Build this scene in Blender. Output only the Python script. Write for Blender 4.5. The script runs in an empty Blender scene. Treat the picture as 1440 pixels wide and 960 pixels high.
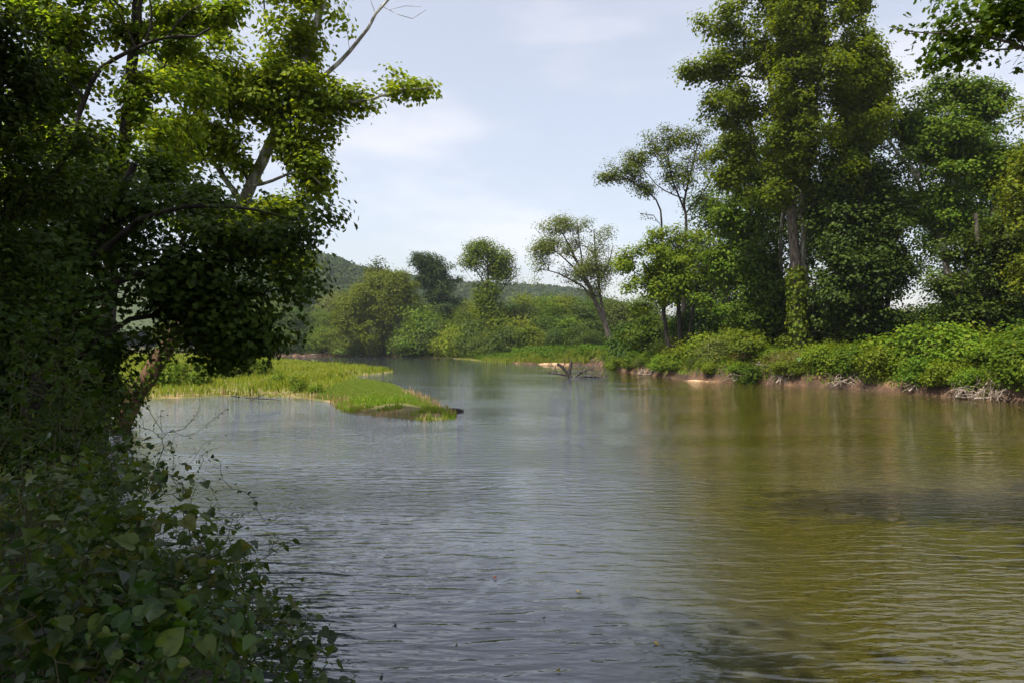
import bpy, math
import numpy as np

rng = np.random.default_rng(11)
C = bpy.context.scene
COL = C.collection
F, HZ, CH = 1000.0, 485.0, 3.0          # focal length in photo pixels, horizon row, eye height above the river


def P(px, py, D):
    """a point at depth D seen at photo position (px, py)"""
    return np.array([(px - 720.0) / F * D, D, CH + (HZ - py) / F * D])


# ------------------------------------------------------------------ materials
def new_mat(name):
    m = bpy.data.materials.new(name)
    m.use_nodes = True
    nt = m.node_tree
    for n in list(nt.nodes):
        nt.nodes.remove(n)
    out = nt.nodes.new('ShaderNodeOutputMaterial')
    return m, nt, out


def N(nt, kind, **kw):
    n = nt.nodes.new(kind)
    for k, v in kw.items():
        if k in n.inputs:
            n.inputs[k].default_value = v
        else:
            setattr(n, k, v)
    return n


def ramp(nt, stops):
    r = nt.nodes.new('ShaderNodeValToRGB')
    e = r.color_ramp.elements
    while len(e) < len(stops):
        e.new(0.5)
    for i, (p, c) in enumerate(stops):
        e[i].position = p
        e[i].color = (*c, 1)
    return r


def leaf_mat(name, cols, trans=0.35, rough=0.55, spec=0.08, tgain=1.7, mottle=0):
    """leaf: green that differs from leaf to leaf, thin enough to let light through"""
    m, nt, out = new_mat(name)
    L = nt.links.new
    geo = N(nt, 'ShaderNodeNewGeometry')
    k = len(cols)
    r = ramp(nt, [(i / (k - 1), c) for i, c in enumerate(cols)])
    oi = N(nt, 'ShaderNodeObjectInfo')
    hs = N(nt, 'ShaderNodeHueSaturation')
    mr = N(nt, 'ShaderNodeMapRange')
    mr.inputs['To Min'].default_value = 0.72
    mr.inputs['To Max'].default_value = 1.22
    mh = N(nt, 'ShaderNodeMapRange')
    mh.inputs['To Min'].default_value = .515
    mh.inputs['To Max'].default_value = .475
    sc7 = N(nt, 'ShaderNodeMath', operation='FRACT')
    m7 = N(nt, 'ShaderNodeMath', operation='MULTIPLY'); m7.inputs[1].default_value = 7.31
    L(oi.outputs['Random'], m7.inputs[0]); L(m7.outputs[0], sc7.inputs[0]); L(sc7.outputs[0], mh.inputs['Value']); L(mh.outputs[0], hs.inputs['Hue'])
    L(oi.outputs['Random'], mr.inputs['Value'])
    L(mr.outputs['Result'], hs.inputs['Value'])
    L(geo.outputs['Random Per Island'], r.inputs['Fac'])
    if mottle:                                         # blotches and dull patches on the blade
        nm = N(nt, 'ShaderNodeTexNoise'); nm.inputs['Scale'].default_value = mottle; nm.inputs['Detail'].default_value = 5
        L(geo.outputs['Position'], nm.inputs['Vector'])
        rm = ramp(nt, [(.30, (.45, .42, .40)), (.46, (.95, .95, .95)), (.62, (1.15, 1.12, 1.0)), (.74, (1.5, 1.25, .9))])
        L(nm.outputs[0], rm.inputs[0])
        mm = N(nt, 'ShaderNodeMix', data_type='RGBA', blend_type='MULTIPLY'); mm.inputs[0].default_value = 1.0
        L(r.outputs['Color'], mm.inputs[6]); L(rm.outputs['Color'], mm.inputs[7]); L(mm.outputs[2], hs.inputs['Color'])
    else:
        L(r.outputs['Color'], hs.inputs['Color'])
    b = N(nt, 'ShaderNodeBsdfPrincipled')
    b.inputs['Roughness'].default_value = rough
    b.inputs['Specular IOR Level'].default_value = spec
    L(hs.outputs['Color'], b.inputs['Base Color'])
    t = N(nt, 'ShaderNodeBsdfTranslucent')
    mx = N(nt, 'ShaderNodeMix', data_type='RGBA', blend_type='MULTIPLY')
    mx.inputs[0].default_value = 1.0
    L(hs.outputs['Color'], mx.inputs[6])
    mx.inputs[7].default_value = (tgain * 1.1, tgain, tgain * 0.45, 1)
    L(mx.outputs[2], t.inputs['Color'])
    ms = N(nt, 'ShaderNodeMixShader')
    ms.inputs[0].default_value = trans
    L(b.outputs[0], ms.inputs[1])
    L(t.outputs[0], ms.inputs[2])
    L(ms.outputs[0], out.inputs['Surface'])
    return m


def bark_mat(name, c1, c2, scale=3.0, rough=0.85, contrast=(0.35, 0.65), foot=None):
    m, nt, out = new_mat(name)
    L = nt.links.new
    tc = N(nt, 'ShaderNodeTexCoord')
    mp = N(nt, 'ShaderNodeMapping')
    mp.inputs['Scale'].default_value = (scale, scale, scale * 0.3)
    L(tc.outputs['Object'], mp.inputs['Vector'])
    n = N(nt, 'ShaderNodeTexNoise')
    n.inputs['Scale'].default_value = 2.0
    n.inputs['Detail'].default_value = 6
    L(mp.outputs[0], n.inputs['Vector'])
    r = ramp(nt, [(contrast[0], c1), (contrast[1], c2)])
    L(n.outputs[0], r.inputs[0])
    b = N(nt, 'ShaderNodeBsdfPrincipled')
    b.inputs['Roughness'].default_value = rough
    b.inputs['Specular IOR Level'].default_value = 0.2
    L(r.outputs[0], b.inputs['Base Color'])
    if foot:                                           # rough brown plates low on the stem
        r2 = ramp(nt, [(contrast[0], foot[0]), (contrast[1], foot[1])]); L(n.outputs[0], r2.inputs[0])
        sp = N(nt, 'ShaderNodeSeparateXYZ'); L(tc.outputs['Object'], sp.inputs[0])
        mr = N(nt, 'ShaderNodeMapRange'); mr.inputs['From Min'].default_value = foot[2]; mr.inputs['From Max'].default_value = foot[3]
        L(sp.outputs['Z'], mr.inputs['Value'])
        mx = N(nt, 'ShaderNodeMix', data_type='RGBA'); L(mr.outputs[0], mx.inputs[0]); L(r2.outputs[0], mx.inputs[6]); L(r.outputs[0], mx.inputs[7])
        L(mx.outputs[2], b.inputs['Base Color'])
    bu = N(nt, 'ShaderNodeBump')
    bu.inputs['Strength'].default_value = 0.6
    bu.inputs['Distance'].default_value = 0.05
    L(n.outputs[0], bu.inputs['Height'])
    L(bu.outputs[0], b.inputs['Normal'])
    L(b.outputs[0], out.inputs['Surface'])
    return m


M = {}
M['syc'] = leaf_mat('sycamore_leaf', [(.056, .094, .005), (.082, .130, .006), (.110, .158, .008), (.145, .172, .012)], .46, tgain=2.5)
M['yellow'] = leaf_mat('sunny_leaf', [(.078, .126, .009), (.114, .170, .011), (.150, .200, .014), (.195, .205, .020)], .55, tgain=2.7)
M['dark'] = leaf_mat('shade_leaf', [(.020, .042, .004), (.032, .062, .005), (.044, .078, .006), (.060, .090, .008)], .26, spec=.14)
M['mid'] = leaf_mat('broad_leaf', [(.034, .066, .005), (.052, .094, .006), (.074, .118, .007), (.100, .130, .009)], .30)
M['bright'] = leaf_mat('bright_leaf', [(.054, .096, .006), (.078, .128, .007), (.106, .154, .009), (.140, .158, .014)], .32)
M['willow'] = leaf_mat('willow_leaf', [(.054, .090, .016), (.072, .112, .019), (.095, .132, .023), (.120, .138, .030)], .35)
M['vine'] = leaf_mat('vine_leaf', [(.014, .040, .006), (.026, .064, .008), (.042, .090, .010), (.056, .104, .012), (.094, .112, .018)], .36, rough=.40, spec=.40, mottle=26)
M['grass'] = leaf_mat('grass_blade', [(.095, .160, .012), (.125, .200, .014), (.158, .222, .018), (.205, .215, .036)], .40, spec=.2, tgain=1.5)
M['lawn'] = leaf_mat('short_grass_blade', [(.120, .185, .025), (.145, .215, .028), (.180, .225, .032), (.230, .220, .060)], .40, spec=.2, tgain=1.5)
M['dry'] = leaf_mat('dry_leaf', [(.09, .060, .022), (.14, .105, .034), (.13, .13, .030), (.20, .15, .065)], .25)
M['straw'] = leaf_mat('straw_blade', [(.16, .12, .05), (.24, .19, .09), (.32, .26, .13)], .25)
M['hill'] = leaf_mat('hill_leaf', [(.020, .045, .012), (.034, .062, .015), (.048, .076, .018), (.066, .085, .022)], .25)
M['bark'] = bark_mat('grey_brown_bark', (.035, .028, .021), (.120, .100, .080))
M['darkbark'] = bark_mat('dark_bark', (.014, .012, .010), (.050, .042, .034))
M['pale'] = bark_mat('pale_sycamore_bark', (.150, .135, .105), (.420, .400, .350), scale=1.6, contrast=(.42, .60), foot=((.060, .034, .018), (.150, .082, .042), 5.0, 9.0))
M['redbark'] = bark_mat('reddish_bark', (.100, .055, .028), (.300, .170, .090), scale=2.5)
M['drift'] = bark_mat('bleached_wood', (.220, .190, .155), (.480, .430, .370), scale=2.0)
M['wetwood'] = bark_mat('wet_dark_wood', (.018, .015, .013), (.075, .060, .050), scale=4.0, rough=.5)
M['twig'] = bark_mat('dry_twig', (.120, .090, .065), (.330, .270, .210), scale=5.0)
M['stem'] = bark_mat('green_stem', (.040, .045, .018), (.100, .085, .045), scale=6.0)


def ground_mat():
    m, nt, out = new_mat('bank_soil')
    L = nt.links.new
    geo = N(nt, 'ShaderNodeNewGeometry')
    sep = N(nt, 'ShaderNodeSeparateXYZ')
    L(geo.outputs['Position'], sep.inputs[0])
    n1 = N(nt, 'ShaderNodeTexNoise'); n1.inputs['Scale'].default_value = 0.9; n1.inputs['Detail'].default_value = 8
    n2 = N(nt, 'ShaderNodeTexNoise'); n2.inputs['Scale'].default_value = 6.0; n2.inputs['Detail'].default_value = 6
    L(geo.outputs['Position'], n1.inputs['Vector'])
    L(geo.outputs['Position'], n2.inputs['Vector'])
    soil = ramp(nt, [(.38, (.032, .022, .015)), (.56, (.090, .052, .030)), (.74, (.240, .140, .080))])
    L(n1.outputs[0], soil.inputs[0])
    litter = ramp(nt, [(.35, (.030, .032, .014)), (.55, (.058, .058, .022)), (.72, (.110, .085, .045))])
    L(n2.outputs[0], litter.inputs[0])
    add = N(nt, 'ShaderNodeMath', operation='MULTIPLY_ADD')
    L(n1.outputs[0], add.inputs[0]); add.inputs[1].default_value = -0.9
    L(sep.outputs['Z'], add.inputs[2])
    mr = N(nt, 'ShaderNodeMapRange'); mr.inputs['From Min'].default_value = 0.05; mr.inputs['From Max'].default_value = 0.75
    L(add.outputs[0], mr.inputs['Value'])
    mx = N(nt, 'ShaderNodeMix', data_type='RGBA')
    L(mr.outputs[0], mx.inputs[0]); L(soil.outputs[0], mx.inputs[6]); L(litter.outputs[0], mx.inputs[7])
    b = N(nt, 'ShaderNodeBsdfPrincipled'); b.inputs['Roughness'].default_value = .9; b.inputs['Specular IOR Level'].default_value = .15
    L(mx.outputs[2], b.inputs['Base Color'])
    bu = N(nt, 'ShaderNodeBump'); bu.inputs['Strength'].default_value = .8; bu.inputs['Distance'].default_value = .12
    L(n2.outputs[0], bu.inputs['Height']); L(bu.outputs[0], b.inputs['Normal'])
    L(b.outputs[0], out.inputs['Surface'])
    return m


def spot_mat(name, stops, scale, bump=.03):
    m, nt, out = new_mat(name)
    L = nt.links.new
    geo = N(nt, 'ShaderNodeNewGeometry')
    n1 = N(nt, 'ShaderNodeTexNoise'); n1.inputs['Scale'].default_value = scale; n1.inputs['Detail'].default_value = 8
    L(geo.outputs['Position'], n1.inputs['Vector'])
    r = ramp(nt, stops)
    L(n1.outputs[0], r.inputs[0])
    b = N(nt, 'ShaderNodeBsdfPrincipled'); b.inputs['Roughness'].default_value = .85; b.inputs['Specular IOR Level'].default_value = .2
    L(r.outputs[0], b.inputs['Base Color'])
    bu = N(nt, 'ShaderNodeBump'); bu.inputs['Strength'].default_value = .7; bu.inputs['Distance'].default_value = bump
    L(n1.outputs[0], bu.inputs['Height']); L(bu.outputs[0], b.inputs['Normal'])
    L(b.outputs[0], out.inputs['Surface'])
    return m


def water_mat():
    m, nt, out = new_mat('murky_river_water')
    L = nt.links.new
    geo = N(nt, 'ShaderNodeNewGeometry')
    sep = N(nt, 'ShaderNodeSeparateXYZ'); L(geo.outputs['Position'], sep.inputs[0])

    def noise(sx, sy, rot, detail, rough=.5, dist=0.0):
        mp = N(nt, 'ShaderNodeMapping')
        mp.inputs['Scale'].default_value = (sx, sy, 1)
        mp.inputs['Rotation'].default_value = (0, 0, math.radians(rot))
        L(geo.outputs['Position'], mp.inputs['Vector'])
        n = N(nt, 'ShaderNodeTexNoise')
        n.inputs['Scale'].default_value = 1.0
        n.inputs['Detail'].default_value = detail
        n.inputs['Roughness'].default_value = rough
        n.inputs['Distortion'].default_value = dist
        L(mp.outputs[0], n.inputs['Vector'])
        return n.outputs[0]

    def math2(op, a, b):
        n = N(nt, 'ShaderNodeMath', operation=op)
        for i, v in enumerate((a, b)):
            if isinstance(v, (int, float)):
                n.inputs[i].default_value = v
            else:
                L(v, n.inputs[i])
        return n.outputs[0]

    def maprange(v, a, b, c, d):
        n = N(nt, 'ShaderNodeMapRange', interpolation_type='SMOOTHSTEP')
        for k, x in (('From Min', a), ('From Max', b), ('To Min', c), ('To Max', d)):
            n.inputs[k].default_value = x
        L(v, n.inputs['Value'])
        return n.outputs[0]

    patch = noise(.055, .19, 4, 4)                      # where the current roughens the surface
    swell = noise(1.3, 4.6, 9, 1, .45, .6)              # long ripples lying across the view
    ripple = noise(4.6, 11.5, -6, 2, .5, .4)
    chop = noise(16., 30., 12, 2, .55, .3)
    # the current runs on the right and far out: rougher there, calmer in the near left
    flow = math2('ADD', maprange(sep.outputs['X'], -1.0, 6.0, 0, .15), maprange(sep.outputs['Y'], 7.0, 16.0, 0, .7))
    k = math2('MULTIPLY', flow, maprange(patch, .40, .60, .15, 2.0))
    far = maprange(sep.outputs['Y'], 14., 55., 1., .30)
    h1 = math2('MULTIPLY', swell, .036)
    h2 = math2('MULTIPLY', math2('MULTIPLY', ripple, math2('ADD', math2('MULTIPLY', k, .9), .50)), .019)
    h3 = math2('MULTIPLY', math2('MULTIPLY', chop, k), .0085)
    h = math2('MULTIPLY', math2('ADD', math2('ADD', h1, h2), h3), far)
    bu = N(nt, 'ShaderNodeBump')
    bu.inputs['Strength'].default_value = 1.0
    bu.inputs['Distance'].default_value = 1.0
    L(h, bu.inputs['Height'])
    silt_sky_mix = noise(.16, .3, 20, 4)
    # the current on the right carries green brown silt, sky reflection is painted into the grey blue left
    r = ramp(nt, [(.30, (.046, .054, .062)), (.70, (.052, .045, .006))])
    L(math2('ADD', math2('MULTIPLY', maprange(math2('SUBTRACT', sep.outputs['X'], math2('MULTIPLY', sep.outputs['Y'], .12)), -1.8, 3.6, 0, 1), .55), math2('MULTIPLY', silt_sky_mix, .42)), r.inputs[0])
    b = N(nt, 'ShaderNodeBsdfPrincipled')
    b.inputs['Roughness'].default_value = .03
    b.inputs['IOR'].default_value = 1.82
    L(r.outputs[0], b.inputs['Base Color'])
    b.inputs['Subsurface Weight'].default_value = 1.0        # light spreads through the silt
    b.inputs['Subsurface Radius'].default_value = (1.0, .85, .35)
    b.inputs['Subsurface Scale'].default_value = .9
    L(bu.outputs[0], b.inputs['Normal'])
    L(b.outputs[0], out.inputs['Surface'])
    return m


M['ground'] = ground_mat()
M['sand'] = spot_mat('pale_sand', [(.36, (.14, .08, .045)), (.48, (.33, .20, .11)), (.62, (.42, .28, .17)), (.8, (.50, .36, .23))], 1.6)
M['turf'] = spot_mat('spit_soil', [(.32, (.075, .085, .018)), (.52, (.130, .115, .035)), (.66, (.270, .195, .095))], .8)
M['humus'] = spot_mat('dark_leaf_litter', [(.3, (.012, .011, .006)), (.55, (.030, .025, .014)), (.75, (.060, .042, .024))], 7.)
M['hillground'] = spot_mat('hill_soil', [(.3, (.025, .040, .014)), (.7, (.050, .065, .020))], .05)
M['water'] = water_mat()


# ------------------------------------------------------------------ mesh helpers
def mesh_from(name, verts, loops, totals, mat, smooth=True):
    me = bpy.data.meshes.new(name)
    verts = np.ascontiguousarray(verts, dtype=np.float32)
    loops = np.ascontiguousarray(loops, dtype=np.int32).ravel()
    totals = np.ascontiguousarray(totals, dtype=np.int32)
    me.vertices.add(len(verts)); me.vertices.foreach_set('co', verts.ravel())
    me.loops.add(len(loops)); me.loops.foreach_set('vertex_index', loops)
    me.polygons.add(len(totals))
    starts = np.concatenate([[0], np.cumsum(totals)[:-1]]).astype(np.int32)
    me.polygons.foreach_set('loop_start', starts)
    me.polygons.foreach_set('loop_total', totals)
    me.update(calc_edges=True)
    if not smooth:
        me.shade_flat()
    me.materials.append(mat)
    return me


def link(name, me, parent=None):
    o = bpy.data.objects.new(name, me)
    COL.objects.link(o)
    if parent is not None:
        o.parent = parent
    return o


def thing(name, label, cat, loc=(0, 0, 0), group=None):
    o = bpy.data.objects.new(name, None)
    COL.objects.link(o)
    o.location = loc
    o.empty_display_size = .3
    o['label'] = label; o['category'] = cat
    if group:
        o['group'] = group
    return o


def tag(o, label, cat, group=None, kind=None):
    o['label'] = label; o['category'] = cat
    if group:
        o['group'] = group
    if kind:
        o['kind'] = kind
    return o


def struct(o):
    o['kind'] = 'structure'
    return o


def dup(root, loc, rotz, scale, label, group=None):
    r = root.copy(); COL.objects.link(r)
    r.location = loc; r.rotation_euler = (0, 0, rotz); r.scale = scale
    r['label'] = label
    if group:
        r['group'] = group
    for ch in list(root.children):
        c = ch.copy(); COL.objects.link(c); c.parent = r
    return r


def unit(v):
    return v / np.maximum(np.linalg.norm(v, axis=-1, keepdims=True), 1e-9)


def fnoise(p, scale, seed):
    r = np.random.default_rng(seed)
    p = np.asarray(p) / scale
    s = np.zeros(p.shape[0])
    for i in range(6):
        d = r.normal(size=3); d /= np.linalg.norm(d)
        s += np.sin(p @ d * (3.0 + 2.2 * i) + r.uniform(0, 6.28)) / (1 + .35 * i)
    return s / 2.6


# leaf outlines: (verts, faces); y runs to the tip, length 1
def half(outline, fold, droop):
    right = [(x, y, fold * x - droop * y * y) for x, y in outline]
    n = len(right)
    left = [(-x, y, z) for x, y, z in right[1:-1]]
    verts = right + left
    f1 = list(range(n))
    f2 = [0, n - 1] + list(range(n + len(left) - 1, n - 1, -1))
    return np.array(verts), [f1, f2]


T_KITE = half([(0, 0), (.40, .45), (0, 1)], .25, .12)
T_NARROW = half([(0, 0), (.20, .40), (0, 1)], .25, .18)
T_LOBE = half([(0, 0), (.46, .10), (.40, .55), (0, 1)], .28, .15)
T_SYC = half([(0, .05), (.30, -.08), (.55, .22), (.36, .34), (.46, .66), (.20, .62), (0, 1)], .22, .22)
T_HEART = half([(0, .06), (.20, -.10), (.42, .02), (.50, .25), (.40, .55), (.20, .80), (0, 1)], .28, .30)
T_VINE = half([(0, .08), (.12, -.06), (.30, -.05), (.42, .06), (.47, .16), (.45, .24), (.50, .34), (.40, .42), (.40, .52), (.28, .60), (.25, .70), (.12, .82), (0, 1)], .26, .32)
T_ELM = half([(0, 0), (.20, .12), (.29, .40), (.20, .72), (0, 1)], .25, .2)


def leaves_mesh(name, pos, nrm, tip, size, tpl, mat):
    tv, tf = tpl
    nrm = unit(nrm)
    tip = unit(tip - nrm * np.sum(tip * nrm, 1, keepdims=True))
    side = np.cross(tip, nrm)
    n, k = len(pos), len(tv)
    s = size[:, None, None]
    v = pos[:, None, :] + s * (tv[None, :, 0:1] * side[:, None, :] + tv[None, :, 1:2] * tip[:, None, :] + tv[None, :, 2:3] * nrm[:, None, :])
    base = np.concatenate([np.array(f) for f in tf])
    loops = (base[None, :] + (np.arange(n) * k)[:, None]).ravel()
    totals = np.tile(np.array([len(f) for f in tf]), n)
    return mesh_from(name, v.reshape(-1, 3), loops, totals, mat)


def tubes_mesh(name, a, b, ra, rb, mat, sides=6):
    v, loops = tubes_arrays(a, b, ra, rb, sides)
    return mesh_from(name, v, loops, np.full(len(loops) // 4, 4), mat)


def tubes_arrays(a, b, ra, rb, sides=6, da=None, db=None):
    """one tapered prism per edge a->b; da/db are ring directions so chained pieces meet"""
    n = len(a)
    d = unit(b - a)
    da = d if da is None else unit(da)
    db = d if db is None else unit(db)
    ref = np.array([.31, .95, .04])

    def ring(c, dd, r):
        u = unit(np.cross(dd, ref)); w = np.cross(dd, u)
        ang = np.arange(sides) / sides * 2 * math.pi
        return c[:, None, :] + r[:, None, None] * (np.cos(ang)[None, :, None] * u[:, None, :] + np.sin(ang)[None, :, None] * w[:, None, :])
    v = np.concatenate([ring(a, da, ra), ring(b, db, rb)], 1)
    i = np.arange(sides); j = (i + 1) % sides
    q = np.stack([i, j, j + sides, i + sides], 1)
    loops = (q[None] + (np.arange(n) * 2 * sides)[:, None, None]).ravel()
    return v.reshape(-1, 3), loops


def resample(pts, step):
    pts = np.asarray(pts, float)
    if len(pts) > 2:                                    # smooth through the given points
        t = np.arange(len(pts)); tt = np.linspace(0, len(pts) - 1, (len(pts) - 1) * 6 + 1)
        out = []
        for x in tt:
            i = min(int(x), len(pts) - 2); f = x - i
            p0 = pts[max(i - 1, 0)]; p1 = pts[i]; p2 = pts[i + 1]; p3 = pts[min(i + 2, len(pts) - 1)]
            out.append(.5 * ((2 * p1) + (-p0 + p2) * f + (2 * p0 - 5 * p1 + 4 * p2 - p3) * f * f + (-p0 + 3 * p1 - 3 * p2 + p3) * f ** 3))
        pts = np.array(out)
    seg = np.linalg.norm(np.diff(pts, axis=0), axis=1)
    s = np.concatenate([[0], np.cumsum(seg)])
    m = max(2, int(round(s[-1] / step)) + 1)
    q = np.linspace(0, s[-1], m)
    return np.stack([np.interp(q, s, pts[:, k]) for k in range(3)], 1)


def grow(lines, targets, step, r_tip, up=.25, bf=.45, seed=0, min_h=0.0):
    """stems along given lines, then every twig end is joined to the nearest wood at the least detour"""
    r = np.random.default_rng(seed)
    nodes, parent, rad, main, plen = [], [], [], [], []
    for pts, r0, r1 in lines:
        p = resample(pts, step)
        p[1:-1] += r.normal(size=p[1:-1].shape) * step * .035
        par = -1
        if nodes:
            dd = np.linalg.norm(np.array(nodes) - p[0], axis=1)
            if dd.min() < max(2.5 * step, .6):
                par = int(dd.argmin())
        for i, x in enumerate(p):
            nodes.append(x); parent.append(par)
            f = i / (len(p) - 1)
            rad.append(r0 * (1 - f) + r1 * f); main.append(True)
            plen.append(0 if par < 0 else plen[par] + np.linalg.norm(x - nodes[par]))
            par = len(nodes) - 1
    if len(targets):
        T = np.asarray(targets)
        best = np.full(len(T), 1e9); bi = np.zeros(len(T), int)

        def upd(idx):
            nonlocal best, bi
            for i in idx:
                if main[i] and nodes[i][2] < min_h:
                    continue
                d = T - nodes[i]
                dist = np.sqrt((d * d).sum(1))
                c = dist + bf * plen[i] + up * np.maximum(-d[:, 2], 0)
                w = c < best
                best[w] = c[w]; bi[w] = i
        upd(range(len(nodes)))
        alive = np.ones(len(T), bool)
        for _ in range(len(T)):
            cost = np.where(alive, best, 1e12)
            t = int(cost.argmin())
            alive[t] = False
            i = bi[t]
            a, b = nodes[i], T[t]
            L = np.linalg.norm(b - a)
            k = max(1, min(6, int(L / step)))
            pdir = a - nodes[parent[i]] if parent[i] >= 0 else np.array([0, 0, 1.])
            pdir = pdir / max(np.linalg.norm(pdir), 1e-6)
            ctrl = (a + b) * .5 + pdir * L * .16 + np.array([0, 0, L * .07]) + r.normal(size=3) * L * .06
            new = []
            par = i
            for q in range(1, k + 1):
                f = q / k
                x = (1 - f) ** 2 * a + 2 * f * (1 - f) * ctrl + f * f * b
                nodes.append(x); parent.append(par); rad.append(0); main.append(False)
                plen.append(plen[par] + np.linalg.norm(x - nodes[par]))
                par = len(nodes) - 1; new.append(par)
            upd(new)
    n = len(nodes)
    nodes = np.array(nodes); parent = np.array(parent); main = np.array(main); rad = np.array(rad, float)
    flow = np.zeros(n)
    kids = np.zeros(n, int)
    for i in range(n):
        if parent[i] >= 0:
            kids[parent[i]] += 1
    for i in range(n - 1, -1, -1):
        if kids[i] == 0:
            flow[i] += 1
        if parent[i] >= 0:
            flow[parent[i]] += flow[i]
    pr = r_tip * np.maximum(flow, 1) ** .46
    for i in range(n):
        if not main[i]:
            cap = rad[parent[i]] * (.72 if main[parent[i]] else 1.0)
            rad[i] = min(pr[i], cap)
    return nodes, parent, rad, main


def wood(nodes, parent, rad, main, mat, root, min_r=0.0, names=('trunk', 'branches'), org=None, sides=10):
    org = np.zeros(3) if org is None else org
    i = np.where(parent >= 0)[0]
    p = parent[i]
    d = unit(nodes[i] - nodes[p])
    nd = np.tile(np.array([0, 0, 1.]), (len(nodes), 1)); nd[i] = d
    # ring direction of a node = mean of the way in and the way on
    acc = nd.copy()
    big = {}
    for c, q in zip(i, p):
        if q not in big or rad[c] > rad[big[q]]:
            big[q] = c
    cont = np.array([big[q] == c for c, q in zip(i, p)], bool)
    for c, q, k in zip(i, p, cont):
        if k:
            acc[q] = acc[q] + nd[c] if parent[q] >= 0 else nd[c]
    acc = unit(acc)
    ra = np.where(cont & (main[i] == main[p]), rad[p], np.minimum(rad[i] * 1.25, rad[p]))
    da = np.where(cont[:, None], acc[p], d)
    db = acc[i]
    keep = main[i] | (rad[i] > min_r)
    tm = main[i]
    big_ = tubes_arrays(nodes[p][tm] - org, nodes[i][tm] - org, ra[tm], rad[i][tm], sides, da[tm], db[tm])
    sm = keep & ~tm
    parts = [big_]
    if sm.any():
        parts.append(tubes_arrays(nodes[p][sm] - org, nodes[i][sm] - org, ra[sm], rad[i][sm], 5, da[sm], db[sm]))
    v = np.concatenate([q[0] for q in parts])
    loops = np.concatenate([parts[0][1]] + ([parts[1][1] + len(parts[0][0])] if sm.any() else []))
    me = mesh_from(names[0], v, loops, np.full(len(loops) // 4, 4), mat[0])
    me.materials.append(mat[1])
    mi = np.ones(len(loops) // 4, np.int32); mi[:len(parts[0][1]) // 4] = 0
    me.polygons.foreach_set('material_index', mi)
    link(names[0], me, root)


# ------------------------------------------------------------------ the river and the land
RIVER = np.array([
    (200, -25), (40, -2), (15, 3.5), (5, 4.2), (0, 4.4), (-1.5, 5.2), (-3.3, 7.3), (-6.1, 11), (-9.4, 16), (-12.0, 20.5), (-13.9, 24.6), (-16.4, 28),
    (-19.5, 31), (-22, 35), (-21, 39), (-16.8, 42), (-12.2, 40.5), (-9.6, 37.5), (-8.6, 34), (-7.4, 31.7), (-5.2, 29.2), (-3.4, 28.0), (-2.2, 28.8), (-2.4, 31.5),
    (-3.2, 34), (-4.8, 40), (-6.5, 46), (-8.7, 54), (-11.5, 60), (-15, 64.5), (-15.5, 68), (-13.8, 74), (-13.2, 80), (-16, 90), (-23, 103),
    (-35, 120), (-52, 140), (-90, 158), (-220, 172), (-220, 214), (-120, 208), (-76, 202), (-45, 192), (-25, 180), (-16, 167), (-9, 148), (-5, 131),
    (0, 121), (4, 114), (9, 110), (12.0, 107), (13, 98), (12.6, 85), (13.4, 75), (14.6, 64), (15.5, 60), (18.5, 56), (21, 52.5), (23.5, 48.5),
    (25, 43), (26.6, 36), (30, 27), (40, 20), (70, 14), (200, 5)], float)


def river_sd(x, y):
    """distance to the waterline in metres, positive on land"""
    p = np.stack([np.ravel(x), np.ravel(y)], 1).astype(np.float64)
    out = np.full(len(p), 1e9)
    inside = np.zeros(len(p), bool)
    A, B = RIVER, np.roll(RIVER, -1, 0)
    for a, b in zip(A, B):
        ab = b - a
        t = np.clip(((p - a) @ ab) / (ab @ ab), 0, 1)
        d = p - a - t[:, None] * ab
        out = np.minimum(out, (d * d).sum(1))
        cr = (a[1] > p[:, 1]) != (b[1] > p[:, 1])
        with np.errstate(divide='ignore', invalid='ignore'):
            xi = (b[0] - a[0]) * (p[:, 1] - a[1]) / (b[1] - a[1]) + a[0]
        inside ^= cr & (p[:, 0] < xi)
    d = np.sqrt(out)
    return np.where(inside, -d, d).reshape(np.shape(x))


def sstep(x, a, b):
    t = np.clip((x - a) / (b - a), 0, 1)
    return t * t * (3 - 2 * t)


def is_spit(x, y):
    return (x < 0) & (y > 26.5) & (y < 176) & (x - (y - 28) * .2 < 12)


def ground_z(x, y):
    x = np.asarray(x, float); y = np.asarray(y, float)
    sd = river_sd(x, y)
    wob = np.sin(x * .9 + 1.3 * np.sin(y * .7)) * .5 + np.sin(y * 1.3 + x * .35) * .5
    sd = sd + .22 * wob + .10 * np.sin(3.1 * x + 2.2 * y)
    right = sstep(x, 4, 12) * sstep(y, 16, 30)
    spit = is_spit(x, y) * sstep(y, 26.5, 30)
    cap = 1.4 + .35 * right
    cap = cap * (1 - spit) + spit * (.34 + .9 * sstep(-x, 24, 55))
    w = 1.9 * (1 - right) + .95 * right
    w = w * (1 - spit) + spit * 2.6
    land = cap * (1 - np.exp(-np.maximum(sd, 0) / w)) + .03 * wob * sstep(sd, .5, 3) + .012 * np.maximum(sd - 6, 0).clip(0, 60) * (1 - spit)
    bed = -.9 * (1 - np.exp(np.minimum(sd, 0) / 1.2))
    return np.where(sd > 0, land, bed)


def axis(parts):
    out = []
    for a, b, n in parts:
        out.append(np.linspace(a, b, n, endpoint=False))
    return np.concatenate(out)


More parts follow.
